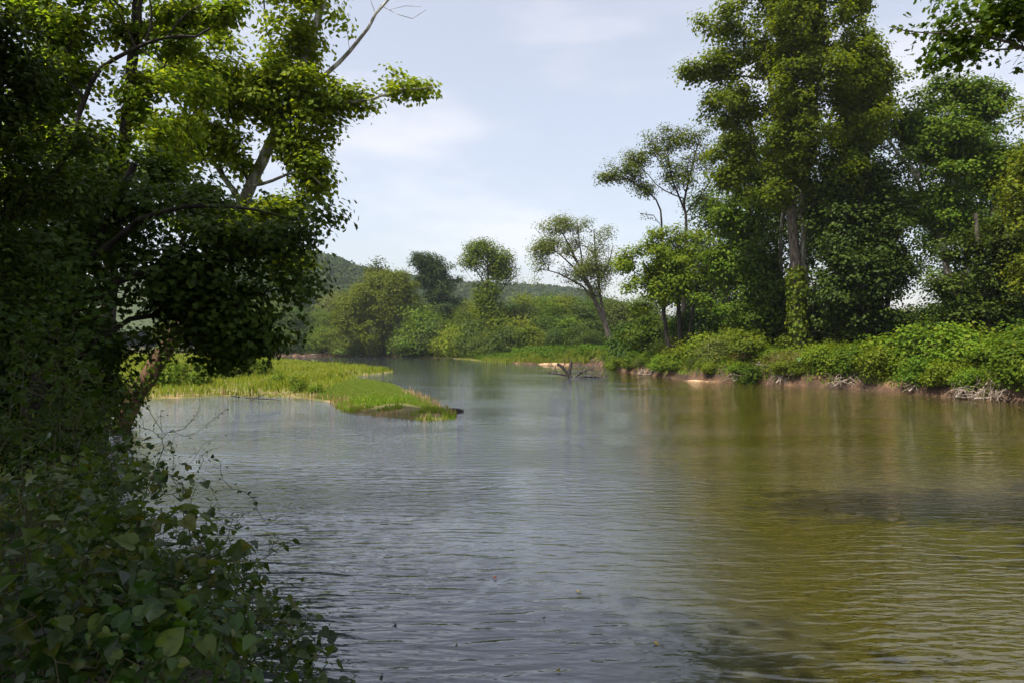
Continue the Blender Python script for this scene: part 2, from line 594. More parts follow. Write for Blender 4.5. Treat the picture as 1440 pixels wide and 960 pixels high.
xs = np.concatenate([-np.geomspace(1700, 60, 24)[:-1], axis([(-60, -26, 40), (-26, 32, 150), (32, 60, 40)]), np.geomspace(60, 1700, 24)])
ys = np.concatenate([-np.geomspace(300, 10, 12)[:-1], axis([(-10, 0, 16), (0, 66, 190), (66, 130, 90), (130, 230, 60)]), np.geomspace(230, 1750, 22)])
X, Y = np.meshgrid(xs, ys)
Z = ground_z(X, Y)
nx, ny = len(xs), len(ys)
gv = np.stack([X, Y, Z], -1).reshape(-1, 3)
ii = (np.arange(ny - 1)[:, None] * nx + np.arange(nx - 1)[None, :]).ravel()
quads = np.stack([ii, ii + 1, ii + 1 + nx, ii + nx], 1)
gme = mesh_from('ground', gv, quads, np.full(len(quads), 4), M['ground'])
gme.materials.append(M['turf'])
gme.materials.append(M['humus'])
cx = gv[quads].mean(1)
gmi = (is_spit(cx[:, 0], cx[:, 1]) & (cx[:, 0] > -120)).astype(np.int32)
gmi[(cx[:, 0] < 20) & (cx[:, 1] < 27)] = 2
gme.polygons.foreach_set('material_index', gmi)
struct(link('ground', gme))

wv = np.array([(-260, -60, 0), (260, -60, 0), (260, 240, 0), (-260, 240, 0)], float)
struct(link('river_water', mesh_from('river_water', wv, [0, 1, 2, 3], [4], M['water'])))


def sand_patch(name, pts, top, label):
    """a low bank of sand with a soft ragged outline"""
    pts = np.array(pts, float)
    c = pts.mean(0)
    rings = []
    n = 48
    ang = np.linspace(0, 2 * math.pi, n, endpoint=False)
    pol = np.arctan2(pts[:, 1] - c[1], pts[:, 0] - c[0])
    rr = np.linalg.norm(pts - c, axis=1)
    o = np.argsort(pol)
    ra = np.interp(ang, np.concatenate([pol[o] - 2 * math.pi, pol[o], pol[o] + 2 * math.pi]), np.tile(rr[o], 3))
    ra = ra * (1 + .07 * np.sin(ang * 7 + 1) + .05 * np.sin(ang * 13))
    for f in np.linspace(1, .06, 7):
        z = -.25 + (top + .25) * (1 - f ** 3)
        rings.append(np.stack([c[0] + np.cos(ang) * ra * f, c[1] + np.sin(ang) * ra * f, np.full(n, z)], 1))
    v = np.concatenate(rings)
    i = np.arange(n); j = (i + 1) % n
    q = np.concatenate([np.stack([i, j, j + n, i + n], 1) + k * n for k in range(6)])
    loops = np.concatenate([q.ravel(), np.arange(n) + 6 * n]); tot = np.concatenate([np.full(len(q), 4), [n]])
    return struct(link(name, mesh_from(name, v, loops, tot, M['sand'])))


sand_patch('sand_bar', [(3.2, 114), (6, 111), (9, 109.2), (12.4, 107.5), (13.5, 112), (9, 117), (5, 118)], .30, '')
sand_patch('sand_bar', [(13.9, 61.0), (15.2, 59.5), (16.6, 58.2), (18.2, 57.4), (17, 59.6), (15, 62)], .10, '')

# ------------------------------------------------------------------ far hills
ridge = np.array([(-400, 430), (100, 392), (250, 378), (340, 366), (400, 370), (440, 371), (470, 378), (500, 386), (560, 394), (640, 401),
                  (700, 405), (760, 407), (815, 411), (870, 428), (920, 446), (1000, 455), (1150, 455), (1290, 450), (1500, 448), (2200, 450)], float)


def hill_h(x, y):
    px = 720 + x / np.maximum(y, 1) * F
    D0 = 640 + np.clip((px - 450) * .9, -60, 380)
    top = 3 + (HZ - np.interp(px, ridge[:, 0], ridge[:, 1]) - 9) / F * D0
    t = (y - D0) / np.where(y < D0, 300., 500.)
    f = np.cos(np.clip(t, -1, 1) * math.pi / 2) ** 1.4
    bumps = 5 * np.sin(x * .021 + y * .008) + 4 * np.sin(y * .03 - x * .012 + 1)
    return 1.0 + (top + bumps * .35 * (f < .95)) * f, f


hx = np.linspace(-1000, 1500, 160); hy = np.linspace(330, 1500, 70)
HX, HY = np.meshgrid(hx, hy)
HH, _ = hill_h(HX, HY)
hv = np.stack([HX, HY, HH], -1).reshape(-1, 3)
ii = (np.arange(69)[:, None] * 160 + np.arange(159)[None, :]).ravel()
hq = np.stack([ii, ii + 1, ii + 161, ii + 160], 1)
struct(link('hills', mesh_from('hills', hv, hq, np.full(len(hq), 4), M['hillground'])))
# the wood on the hills: too many crowns to count, one mass
cxy = []
while len(cxy) < 5200:
    D = rng.uniform(380, 1020); px = rng.uniform(300, 960)
    if rng.random() < .12:
        px = rng.uniform(960, 1460)
    x = (px - 720) / F * D
    h, f = hill_h(x, np.array(D))
    if f > .22 and D < 640 + max(-60, min(380, (px - 450) * .9)) + 30:
        cxy.append((x, D, float(h)))
cxy = np.array(cxy)
nl = 46
cr = rng.uniform(4.2, 7.2, len(cxy))
dirs = unit(rng.normal(size=(len(cxy), nl, 3)) + np.array([0, -.25, .5]))
pos = cxy[:, None, :] + dirs * cr[:, None, None] * np.array([1, 1, 1.05]) * rng.uniform(.75, 1.05, (len(cxy), nl, 1)) + np.array([0, 0, 4.])
fm = leaves_mesh('hill_forest', pos.reshape(-1, 3), (dirs + rng.normal(size=dirs.shape) * .45).reshape(-1, 3), rng.normal(size=(len(cxy) * nl, 3)), rng.uniform(1.8, 3.2, len(cxy) * nl), T_LOBE, M['hill'])
tag(link('hill_forest', fm), 'hazy blue green wood covering the hills beyond the river', 'forest', kind='stuff')


# ------------------------------------------------------------------ trees
def sample_blobs(blobs, D, n, r, noise_scale, thr, seed, dscale=.9, lump=10, core=.28):
    """twig ends: some fill each mass, most sit on sprays that run outward from the heart of the tree"""
    cs, rs, wt = [], [], []
    for b in blobs:
        dd = D + (b[4] if len(b) > 4 else 0)
        cs.append(P(b[0], b[1], dd)); rx, rz = b[2] / F * dd, b[3] / F * dd
        rs.append((rx, max(rx, rz) * dscale, rz)); wt.append(rx * rz)
    cs, rs, wt = np.array(cs), np.array(rs), np.array(wt); wt = wt / wt.sum()
    mid = (cs * wt[:, None]).sum(0)
    heart = mid - np.array([0, 0, .55 * (cs[:, 2].max() - cs[:, 2].min()) + .5 * rs[:, 2].mean()])
    sc, su, sl, sp, sw, sb = [], [], [], [], [], []
    for i in range(len(cs)):
        m = max(3, int(lump * r.uniform(.7, 1.3)))
        for _ in range(m):
            u = unit(r.normal(size=3)) * rs[i] * r.random() ** .4 * .70
            c = cs[i] + u
            ax = unit(unit(c - heart) + u / np.linalg.norm(rs[i]) * .9 + r.normal(size=3) * .30 + np.array([0, 0, -.1]))
            R = (rs[i][0] * rs[i][2]) ** .5
            sc.append(c); su.append(ax); sl.append(R * r.uniform(.38, .72)); sp.append(R * r.uniform(.14, .26)); sw.append(wt[i] / m * r.uniform(.6, 1.4)); sb.append(i)
    sc, su, sl, sp, sw, sb = map(np.array, (sc, su, sl, sp, sw, sb)); sw = sw / sw.sum()
    pts, ctr = [], []
    got = 0
    while got < n:
        m = n * 2
        nc = int(m * core)
        k = r.choice(len(cs), nc, p=wt)
        u = unit(r.normal(size=(nc, 3)))
        q1 = cs[k] + u * (.2 + .75 * r.random(nc) ** .55)[:, None] * rs[k]
        j = r.choice(len(sc), m - nc, p=sw)
        t = r.uniform(-1, 1, m - nc) ** 1
        w = unit(r.normal(size=(m - nc, 3))) * (r.random((m - nc, 1)) ** .5)
        th = sp[j] * (1.05 - .55 * np.abs(t))
        q2 = sc[j] + su[j] * (t * sl[j])[:, None] + w * th[:, None] * np.array([1, 1, .75]) - np.array([0, 0, 1]) * (np.maximum(t, 0) ** 2 * sl[j] * .22)[:, None]
        q = np.concatenate([q1, q2])
        c = np.concatenate([cs[k], sc[j] - su[j] * sl[j][:, None] * .5 - np.array([0, 0, 1]) * sp[j][:, None] * .5])
        keep = fnoise(q, noise_scale, seed) > thr + r.normal(size=m) * .12
        o = r.permutation(int(keep.sum()))
        pts.append(q[keep][o]); ctr.append(c[keep][o]); got += keep.sum()
    return np.concatenate(pts)[:n], np.concatenate(ctr)[:n]


def leaf_cloud(tg, ctr, lpc, rc, size, r, droop=.35, upw=.75, flat=.55):
    n = len(tg)
    q = np.repeat(tg, lpc, 0)
    out = unit(np.repeat(tg - ctr, lpc, 0))
    off = np.clip(r.normal(size=q.shape), -2, 2)
    pos = q + off * rc * np.array([1, 1, flat])
    nrm = np.array([0, 0, upw]) + out * .40 + off * .34 + r.normal(size=q.shape) * .36
    tip = out * .6 + np.array([0, 0, -droop]) + r.normal(size=q.shape) * .6
    s = size * r.uniform(.65, 1.25, len(q))
    return pos, nrm, tip, s


def make_tree(name, label, cat, D, lines, blobs, leaf, size, k, tpl=T_KITE, lpc=24, rc=None, noise=None, thr=-.25, mats=('bark', 'bark'),
              step=None, seed=1, r_tip=None, group=None, dscale=.9, ivy=None, droop=.35, upw=.75, min_h=0., bf=.45, ground=True, cull=.22, lump=10):
    r = np.random.default_rng(seed)
    ln = []
    for L in lines:
        pts = np.array([P(*(q if len(q) > 2 else (*q, D))) for q in L[0]])
        ln.append([pts, L[1], L[2]])
    if ground:                                        # stand the first stem in the ground
        b = ln[0][0][0]
        gz = float(ground_z(b[0:1], b[1:2])[0])
        b[2] = min(b[2], gz) - .15
    base = ln[0][0][0].copy(); base[2] += .15
    area = sum(math.pi * (b[2] / F * D) * (b[3] / F * D) for b in blobs)
    nleaf = k * area / (.42 * size * size)
    ncl = int(max(12, min(2600, nleaf / lpc)))
    lpc = int(max(6, round(nleaf / ncl)))
    rc = rc or size * 2.2
    noise = noise or 3.0
    tg, ctr = sample_blobs(blobs, D, ncl, r, noise, thr, seed, dscale, lump)
    step = step or max(.5, D / 60.)
    r_tip = r_tip or D * .00022
    sub = r.permutation(ncl)[:min(ncl, 1100)]
    nodes, parent, rad, main = grow(ln, tg[sub], step, r_tip, seed=seed, min_h=min_h, bf=bf)
    root = thing(name, label, cat, base, group)
    wood(nodes, parent, rad, main, (M[mats[0]], M[mats[1]]), root, min_r=cull * D / F / 2, org=base, sides=12 if D < 40 else 8)
    pos, nrm, tip, s = leaf_cloud(tg, ctr, lpc, rc, size, r, droop, upw)
    link('crown', leaves_mesh('crown', pos - base, nrm, tip, s, tpl, M[leaf]), root)
    if ivy:
        n, top, spread, lf, sz = ivy
        mi = np.where(main & (nodes[:, 2] < top))[0]
        q = r.choice(mi, n)
        pr = np.maximum(parent[q], 0)
        f = r.random((n, 1))
        u = unit(r.normal(size=(n, 3)) * np.array([1, 1, .2]))
        pos = nodes[q] * f + nodes[pr] * (1 - f) + u * (rad[q][:, None] + spread * r.random((n, 1)) ** 2)
        link('ivy', leaves_mesh('ivy', pos - base, u + np.array([0, 0, .4]) + r.normal(size=u.shape) * .3, u * .3 - np.array([0, 0, .8]) + r.normal(size=u.shape) * .3,
                                sz * r.uniform(.6, 1.3, n), tpl, M[lf]), root)
    return root


# ---- left bank
make_tree('sycamore_tree', 'pale trunked sycamore leaning from the grassy left bank over the river', 'tree', 26.5,
          [([(160, 596, 25.3), (200, 540, 25.7), (240, 480, 26), (285, 410, 26.5), (322, 330, 27), (352, 262, 27), (385, 195, 27), (420, 105, 27), (450, 15, 27), (470, -70, 27)], .34, .11),
           ([(398, 165, 27), (430, 130, 27), (480, 85, 27), (512, 45, 27), (540, 5, 27), (572, -30, 27)], .11, .035),
           ([(535, 8, 27), (560, 20, 27), (582, 28, 27), (600, 14, 27)], .022, .006),
           ([(548, 14, 27), (572, 8, 27), (592, 10, 27)], .014, .005),
           ([(528, 20, 27), (519, -5, 27), (512, -20, 27)], .016, .006),
           ([(352, 262, 27), (380, 255, 26.5), (425, 240, 26), (455, 262, 26)], .07, .03),
           ([(398, 165, 27), (450, 148, 26.5), (510, 142, 26), (560, 128, 26), (612, 122, 26)], .09, .015),
           ([(340, 285, 27), (300, 230, 27.5), (262, 190, 28), (225, 185, 28)], .12, .05)],
          [(300, 110, 100, 60), (415, 70, 50, 70), (255, 180, 80, 60), (365, 130, 60, 50), (430, 150, 46, 58), (440, 236, 32, 42), (395, 300, 50, 38), (285, 275, 55, 52),
           (480, 145, 28, 30), (515, 138, 30, 28), (550, 118, 24, 26), (590, 122, 30, 13), (570, 122, 34, 18), (465, 178, 22, 20), (480, 15, 22, 40), (400, -50, 110, 50), (445, 258, 24, 20), (350, 330, 70, 40), (270, 40, 60, 25), (405, 360, 30, 40), (330, 130, 50, 40), (318, 205, 42, 42), (405, 205, 22, 30), (300, 320, 50, 30)],
          'syc', .16, 4.4, T_LOBE, lpc=22, rc=.27, noise=2.2, thr=-.22, mats=('pale', 'bark'), seed=3, step=.6, r_tip=.008, min_h=5,
          ivy=(900, 5.0, .3, 'mid', .12), bf=.35)

make_tree('sycamore_tree', 'upright dark trunked tree with sunlit yellow green leaves above the shaded left bank', 'tree', 20.5,
          [([(140, 570), (152, 440), (162, 320), (175, 210), (184, 100), (192, 40), (200, -90)], .24, .12),
           ([(165, 300), (110, 200, 20), (128, 112, 20), (165, 82, 20), (205, 62, 20), (245, 50, 20), (272, 53, 20), (296, 40, 20)], .10, .03),
           ([(205, 62, 20), (212, 30, 20), (208, -10, 20)], .04, .02), ([(190, 66, 20), (170, 25, 20), (140, -15, 20)], .035, .02),
           ([(235, 53, 20), (262, 20, 20), (290, 5, 20)], .03, .012), ([(190, 66, 20), (210, 78, 20), (240, 95, 20)], .03, .012)],
          [(90, 60, 75, 60), (160, 30, 70, 50), (70, 130, 60, 45), (150, 120, 60, 40), (220, 130, 55, 40), (250, 10, 60, 26), (130, -50, 130, 50), (215, 180, 60, 40), (60, 20, 60, 60), (320, 15, 30, 22), (40, 190, 60, 40), (110, 190, 50, 30), (270, 130, 40, 30), (250, 60, 30, 24), (130, 230, 70, 44), (230, 235, 60, 40), (40, 270, 60, 50)],
          'yellow', .14, 4.2, T_LOBE, lpc=20, rc=.23, noise=1.8, thr=-.15, mats=('darkbark', 'darkbark'), seed=5, step=.5, r_tip=.007, min_h=7)

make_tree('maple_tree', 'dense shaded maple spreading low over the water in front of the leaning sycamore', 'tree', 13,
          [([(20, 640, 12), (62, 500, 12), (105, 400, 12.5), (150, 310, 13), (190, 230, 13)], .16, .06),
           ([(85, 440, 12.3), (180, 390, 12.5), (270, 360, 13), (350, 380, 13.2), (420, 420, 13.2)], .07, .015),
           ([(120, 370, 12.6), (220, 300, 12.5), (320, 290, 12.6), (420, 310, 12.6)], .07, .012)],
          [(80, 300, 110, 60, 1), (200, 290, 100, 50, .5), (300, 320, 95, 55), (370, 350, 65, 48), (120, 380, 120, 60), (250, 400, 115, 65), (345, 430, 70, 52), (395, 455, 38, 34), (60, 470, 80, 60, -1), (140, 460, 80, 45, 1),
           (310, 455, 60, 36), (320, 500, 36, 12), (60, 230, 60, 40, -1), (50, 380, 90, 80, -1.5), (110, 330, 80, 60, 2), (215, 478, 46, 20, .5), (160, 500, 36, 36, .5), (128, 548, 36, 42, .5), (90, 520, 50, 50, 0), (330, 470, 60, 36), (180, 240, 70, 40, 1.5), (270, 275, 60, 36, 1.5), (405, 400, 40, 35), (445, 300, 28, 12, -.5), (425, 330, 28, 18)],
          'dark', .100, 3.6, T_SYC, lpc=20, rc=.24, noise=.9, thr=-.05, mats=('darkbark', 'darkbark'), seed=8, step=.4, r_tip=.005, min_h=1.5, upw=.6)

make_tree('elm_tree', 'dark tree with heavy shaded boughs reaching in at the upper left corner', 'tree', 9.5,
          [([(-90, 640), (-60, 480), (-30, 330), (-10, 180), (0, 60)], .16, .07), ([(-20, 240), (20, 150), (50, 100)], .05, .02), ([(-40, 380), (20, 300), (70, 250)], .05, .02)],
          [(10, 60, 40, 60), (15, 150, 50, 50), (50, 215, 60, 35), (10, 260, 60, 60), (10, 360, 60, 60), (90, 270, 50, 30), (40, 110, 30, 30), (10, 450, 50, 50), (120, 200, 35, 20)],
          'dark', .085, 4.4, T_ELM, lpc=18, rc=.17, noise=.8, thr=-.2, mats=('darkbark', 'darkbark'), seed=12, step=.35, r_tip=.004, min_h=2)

# trees of the near bank that stand beside the camera, out of the frame, and shade the foreground
def free_tree(name, label, base, height, blobs, leaf, size, k, seed, r0=.3, tpl=T_LOBE):
    """tree given in metres: blobs (x, y, z, rx, ry, rz)"""
    r = np.random.default_rng(seed)
    base = np.array(base, float)
    tg, ctr = [], []
    for b in blobs:
        n = int(k * math.pi * b[3] * b[4] / (.42 * size * size) / 26)
        u = unit(r.normal(size=(n, 3))); rad = .3 + .7 * r.random((n, 1)) ** .6
        tg.append(np.array(b[:3]) + u * rad * np.array(b[3:6])); ctr.append(np.tile(np.array(b[:3]), (n, 1)))
    tg = np.concatenate(tg); ctr = np.concatenate(ctr)
    keep = fnoise(tg, 2.5, seed) > -.8
    tg, ctr = tg[keep], ctr[keep]
    top = base + np.array([0, 0, height])
    line = [np.array([base - [0, 0, .2], base * .7 + top * .3 + [.15, .1, 0], base * .35 + top * .65, top]), r0, r0 * .3]
    sub = r.permutation(len(tg))[:700]
    nodes, parent, rad, main = grow([line], tg[sub], .7, .008, seed=seed, min_h=base[2] + height * .3)
    root = thing(name, label, 'tree', base)
    wood(nodes, parent, rad, main, (M['darkbark'], M['darkbark']), root, org=base, min_r=.006)
    pos, nrm, tip, s = leaf_cloud(tg, ctr, 26, size * 2.4, size, r)
    link('crown', leaves_mesh('crown', pos - base, nrm, tip, s, tpl, M[leaf]), root)
    return root


SHADE = True
if SHADE:
    free_tree('shade_tree', 'tall spreading tree on the near bank shading the foreground water', (-5.5, -2.5, 1.3), 15,
              [(-4.2, 2.2, 6.4, 3.0, 2.2, .7), (-7.5, 3.5, 7.0, 2.6, 2.6, .8), (-1.6, 1.6, 7.2, 2.2, 2.0, .7), (-7.5, 3.0, 10.5, 3.2, 3.2, 1.6), (-5.5, 0, 12, 4, 3.5, 2)],
              'mid', .24, 4.4, 21)
    free_tree('shade_tree', 'tall tree on the near bank whose top throws the shadow band on the water', (3.8, -1.5, 1.3), 14,
              [(1.2, 8.2, 14.8, 2.5, 1.0, .9), (4.4, 7.4, 15.0, 2.5, 1.0, .9), (3.2, 3.6, 13.6, 2, 2, 1.2), (3.6, 0, 13, 3, 3, 2)],
              'mid', .24, 4.0, 24)
    free_tree('shade_tree', 'bushy tree behind the shaded maple at the far left of the near bank', (-13.5, 4.5, 1.5), 16,
              [(-13, 5, 12, 3.8, 3.6, 2.4), (-11, 8.5, 12.5, 3.2, 3, 1.6), (-15, 9, 13, 3.5, 3.4, 2.2), (-10.5, 4, 9.5, 2.8, 2.6, 1.5)],
              'mid', .24, 2.0, 22)
    free_tree('shade_tree', 'tall tree growing beside the shaded maple on the near bank', (-9.5, 9, .9), 16,
              [(-9.5, 10, 14.3, 2.6, 2.4, 1.5), (-10, 8, 12.5, 3, 2.6, 1.6)],
              'mid', .24, 2.6, 23)

make_tree('sycamore_tree', 'near sycamore whose bough hangs into the sky at the upper right corner', 'tree', 12,
          [([(1900, 640, 10), (1850, 400, 10.5), (1780, 200, 11.3), (1700, 60, 12), (1650, -60, 12)], .22, .10),
           ([(1770, 180, 11.4), (1600, 110, 12), (1500, 82, 12), (1440, 66, 12), (1400, 54, 12), (1340, 49, 12), (1290, 46, 12), (1250, 38, 12)], .065, .006),
           ([(1440, 66, 12), (1412, 70, 12), (1385, 73, 12), (1368, 82, 12)], .022, .006),
           ([(1500, 82, 12), (1450, 30, 12), (1425, 5, 12), (1400, -40, 12)], .05, .02),
           ([(1430, 25, 12), (1395, 30, 12), (1355, 32, 12), (1318, 45, 12)], .025, .006)],
          [(1288, 38, 30, 20), (1325, 22, 36, 22), (1262, 42, 22, 13), (1345, 73, 34, 11), (1390, 25, 48, 22), (1318, 92, 16, 9), (1298, 72, 20, 9), (1375, 84, 20, 8), (1432, 92, 12, 14), (1360, 50, 60, 16), (1440, 30, 36, 36), (1395, -20, 90, 26), (1520, 20, 80, 50), (1272, 57, 14, 6), (1620, 30, 90, 80), (1720, -20, 110, 90)],
          'mid', .105, 2.9, T_SYC, lpc=16, rc=.16, noise=.8, thr=-.1, mats=('bark', 'darkbark'), seed=31, step=.3, r_tip=.0032, min_h=4, bf=.3)

# ---- right bank trees
make_tree('sycamore_tree', 'tallest sycamore with a straight ivy wrapped trunk rising from the right bank', 'tree', 58,
          [([(1124, 496), (1120, 400), (1114, 300), (1108, 200), (1102, 120), (1096, 40), (1092, -90)], .50, .18),
           ([(1110, 240), (1098, 190), (1085, 130), (1075, 60)], .20, .08), ([(1112, 270), (1150, 200), (1185, 130), (1210, 60)], .17, .07),
           ([(1100, 110), (1040, 108), (990, 105), (962, 105)], .10, .03)],
          [(1105, 45, 112, 62), (1150, 10, 80, 50), (1125, 130, 112, 62), (1185, 95, 66, 60), (1120, 210, 90, 52), (1195, 170, 62, 54), (1012, 88, 40, 24), (972, 101, 28, 16), (1042, 150, 52, 48), (1045, 210, 42, 38), (1236, 110, 32, 40),
           (1025, 250, 24, 20), (1100, -45, 110, 55), (1190, -30, 54, 50), (1008, 34, 30, 16), (1080, 275, 46, 26), (1170, 250, 60, 36)],
          'syc', .22, 5.2, T_LOBE, lpc=42, rc=.46, noise=3, thr=-.08, mats=('bark', 'bark'), seed=41, min_h=12, lump=24, r_tip=.012, ivy=(1900, 9.5, .45, 'mid', .24))
make_tree('sycamore_tree', 'slender pale stemmed tree standing just behind the tallest sycamore', 'tree', 63,
          [([(1136, 490), (1132, 380), (1128, 280), (1130, 180), (1135, 80)], .35, .12), ([(1100, 490), (1098, 350), (1104, 240), (1098, 180)], .22, .10)],
          [(1165, 290, 50, 45), (1075, 350, 34, 40), (1170, 360, 46, 45), (1085, 405, 36, 35), (1195, 230, 45, 50), (1070, 440, 40, 34), (1165, 430, 50, 36)],
          'mid', .23, 4.2, T_LOBE, lpc=38, rc=.46, noise=3, thr=-.08, mats=('pale', 'bark'), seed=42, min_h=8)
make_tree('thin_tree', 'sparse airy tree with bare upper twigs at the end of the right bank trees', 'tree', 78,
          [([(958, 480), (962, 400), (965, 330), (963, 280), (975, 225), (985, 190)], .30, .05), ([(932, 480), (934, 390), (931, 320), (925, 285), (900, 262), (868, 245)], .22, .04), ([(964, 300), (945, 250), (938, 205)], .12, .04), ([(931, 320), (915, 300), (900, 300)], .06, .03),
           ([(963, 280), (930, 265), (905, 240), (890, 225)], .08, .03)],
          [(878, 240, 34, 17), (856, 252, 16, 10), (898, 222, 20, 13), (930, 200, 34, 22), (968, 195, 34, 18), (990, 225, 16, 30), (955, 245, 38, 28), (905, 265, 20, 14), (912, 306, 22, 7), (895, 300, 12, 5), (985, 275, 18, 20)],
          'mid', .22, 3.0, T_KITE, lpc=14, rc=.5, noise=3, thr=-.1, mats=('darkbark', 'darkbark'), seed=43, min_h=14, r_tip=.016, cull=.05)
make_tree('round_tree', 'rounded full leaved tree with several dark stems below the sparse airy tree', 'tree', 70,
          [([(957, 486), (955, 440), (952, 390), (950, 350)], .30, .10), ([(940, 486), (932, 430), (918, 390), (905, 370)], .22, .08), ([(968, 486), (975, 430), (985, 385)], .20, .08)],
          [(915, 372, 46, 34), (960, 355, 46, 30), (900, 400, 30, 24), (1000, 390, 32, 44), (945, 400, 60, 30), (885, 365, 18, 24), (985, 345, 30, 24), (930, 335, 26, 14), (895, 432, 20, 14)],
          'bright', .22, 3.6, T_LOBE, lpc=40, rc=.48, noise=3.2, thr=-.12, mats=('darkbark', 'darkbark'), seed=44, min_h=6)
make_tree('broadleaf_tree', 'thin stemmed tree filling the gap left of the tallest sycamore', 'tree', 66,
          [([(1052, 485), (1048, 400), (1043, 320), (1036, 250), (1030, 210)], .22, .06), ([(1028, 485), (1025, 420), (1015, 350)], .14, .06)],
          [(1020, 300, 30, 40), (1060, 320, 34, 55), (1025, 370, 40, 46), (1070, 400, 44, 48), (1030, 440, 50, 36), (1035, 245, 26, 40), (1068, 262, 30, 34), (1050, 210, 22, 26)],
          'mid', .23, 3.8, T_LOBE, lpc=36, rc=.46, noise=3.4, thr=-.15, mats=('bark', 'bark'), seed=45, min_h=6)
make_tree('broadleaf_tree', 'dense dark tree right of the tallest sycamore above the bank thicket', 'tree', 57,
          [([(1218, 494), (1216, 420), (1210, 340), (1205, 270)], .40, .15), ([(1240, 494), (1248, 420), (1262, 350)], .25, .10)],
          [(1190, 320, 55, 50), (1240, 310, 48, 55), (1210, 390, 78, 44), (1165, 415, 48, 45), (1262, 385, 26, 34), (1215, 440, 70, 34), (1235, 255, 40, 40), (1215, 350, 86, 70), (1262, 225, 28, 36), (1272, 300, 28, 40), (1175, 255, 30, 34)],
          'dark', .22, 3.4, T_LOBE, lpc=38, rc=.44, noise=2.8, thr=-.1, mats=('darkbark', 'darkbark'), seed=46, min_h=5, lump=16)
make_tree('leaning_tree', 'tall tree whose pale limbs lean up to the left behind the right bank', 'tree', 62,
          [([(1345, 482), (1335, 400), (1318, 320), (1290, 255), (1262, 215), (1235, 180), (1212, 155)], .36, .08), ([(1300, 275), (1270, 205), (1250, 160), (1235, 130)], .14, .05), ([(1325, 345), (1340, 260), (1345, 180), (1340, 120)], .22, .07), ([(1340, 420), (1390, 320), (1395, 230)], .20, .07),
           ([(1290, 255), (1300, 200), (1308, 150)], .12, .05)],
          [(1238, 140, 40, 34), (1328, 150, 42, 40), (1372, 150, 38, 36), (1300, 205, 40, 36), (1375, 210, 48, 46), (1330, 260, 60, 45), (1395, 250, 40, 46), (1345, 310, 60, 40), (1408, 180, 22, 24), (1225, 190, 30, 30), (1318, 122, 22, 14), (1350, 128, 40, 18), (1280, 290, 40, 30), (1420, 330, 40, 40), (1330, 200, 60, 40), (1285, 180, 34, 34), (1270, 150, 30, 40), (1392, 145, 30, 34), (1345, 170, 84, 52), (1350, 250, 90, 60), (1420, 250, 30, 50)],
          'mid', .22, 3.5, T_LOBE, lpc=36, rc=.42, noise=2.8, thr=-.05, mats=('pale', 'bark'), seed=47, min_h=9, cull=.1, lump=16)
make_tree('layered_tree', 'dark tree with layered boughs above the bank at the right edge', 'tree', 49,
          [([(1392, 478), (1385, 420), (1378, 360), (1372, 300)], .30, .12), ([(1425, 478), (1428, 420), (1425, 370)], .14, .08)],
          [(1350, 355, 48, 24), (1405, 335, 46, 34), (1330, 398, 44, 24), (1400, 390, 54, 34), (1362, 432, 52, 24), (1432, 420, 34, 44), (1440, 350, 30, 40), (1345, 445, 36, 18)],
          'dark', .19, 3.4, T_LOBE, lpc=36, rc=.36, noise=2.6, thr=-.2, mats=('bark', 'darkbark'), seed=48, min_h=4.5, upw=1.1)
make_tree('edge_tree', 'light leaved tree cut off by the right edge of the view', 'tree', 44,
          [([(1490, 478), (1488, 380), (1480, 260), (1478, 150)], .28, .10)],
          [(1448, 300, 36, 44), (1452, 230, 30, 40), (1460, 380, 40, 40), (1446, 160, 16, 24), (1500, 200, 60, 90), (1500, 320, 60, 80), (1420, 270, 18, 22)],
          'bright', .18, 2.2, T_LOBE, lpc=28, rc=.42, noise=2.4, thr=-.15, mats=('bark', 'bark'), seed=49, min_h=5)
back = [('dense tree seen between the trunks behind the slender pale stemmed tree', 1090, 84, 26, 51), ('dense tree behind the thin stemmed tree on the right bank', 1010, 92, 21, 52),
        ('dense tree standing behind the dense dark tree of the right bank', 1205, 80, 26, 53), ('dense tree behind the limbs of the leaning tree', 1360, 82, 28, 54), ('dense tree behind the layered dark boughs near the right edge', 1432, 78, 22, 55)]
for lab, px, D, top, sd in back:
    h = top / D * F
    y0 = 468
    make_tree('broadleaf_tree', lab, 'tree', D, [([(px, y0 + 14), (px + 3, y0 - h * .4), (px - 4, y0 - h * .8)], .3, .1)],
              [(px - 25, y0 - h * .45, 50, h * .22), (px + 28, y0 - h * .5, 48, h * .22), (px, y0 - h * .75, 46, h * .2), (px + 5, y0 - h * .2, 60, h * .18), (px - 35, y0 - h * .2, 40, h * .16)],
              'dark', .36, 3.4, T_KITE, lpc=26, rc=.8, noise=4, thr=-.15, mats=('darkbark', 'darkbark'), seed=sd, min_h=5)

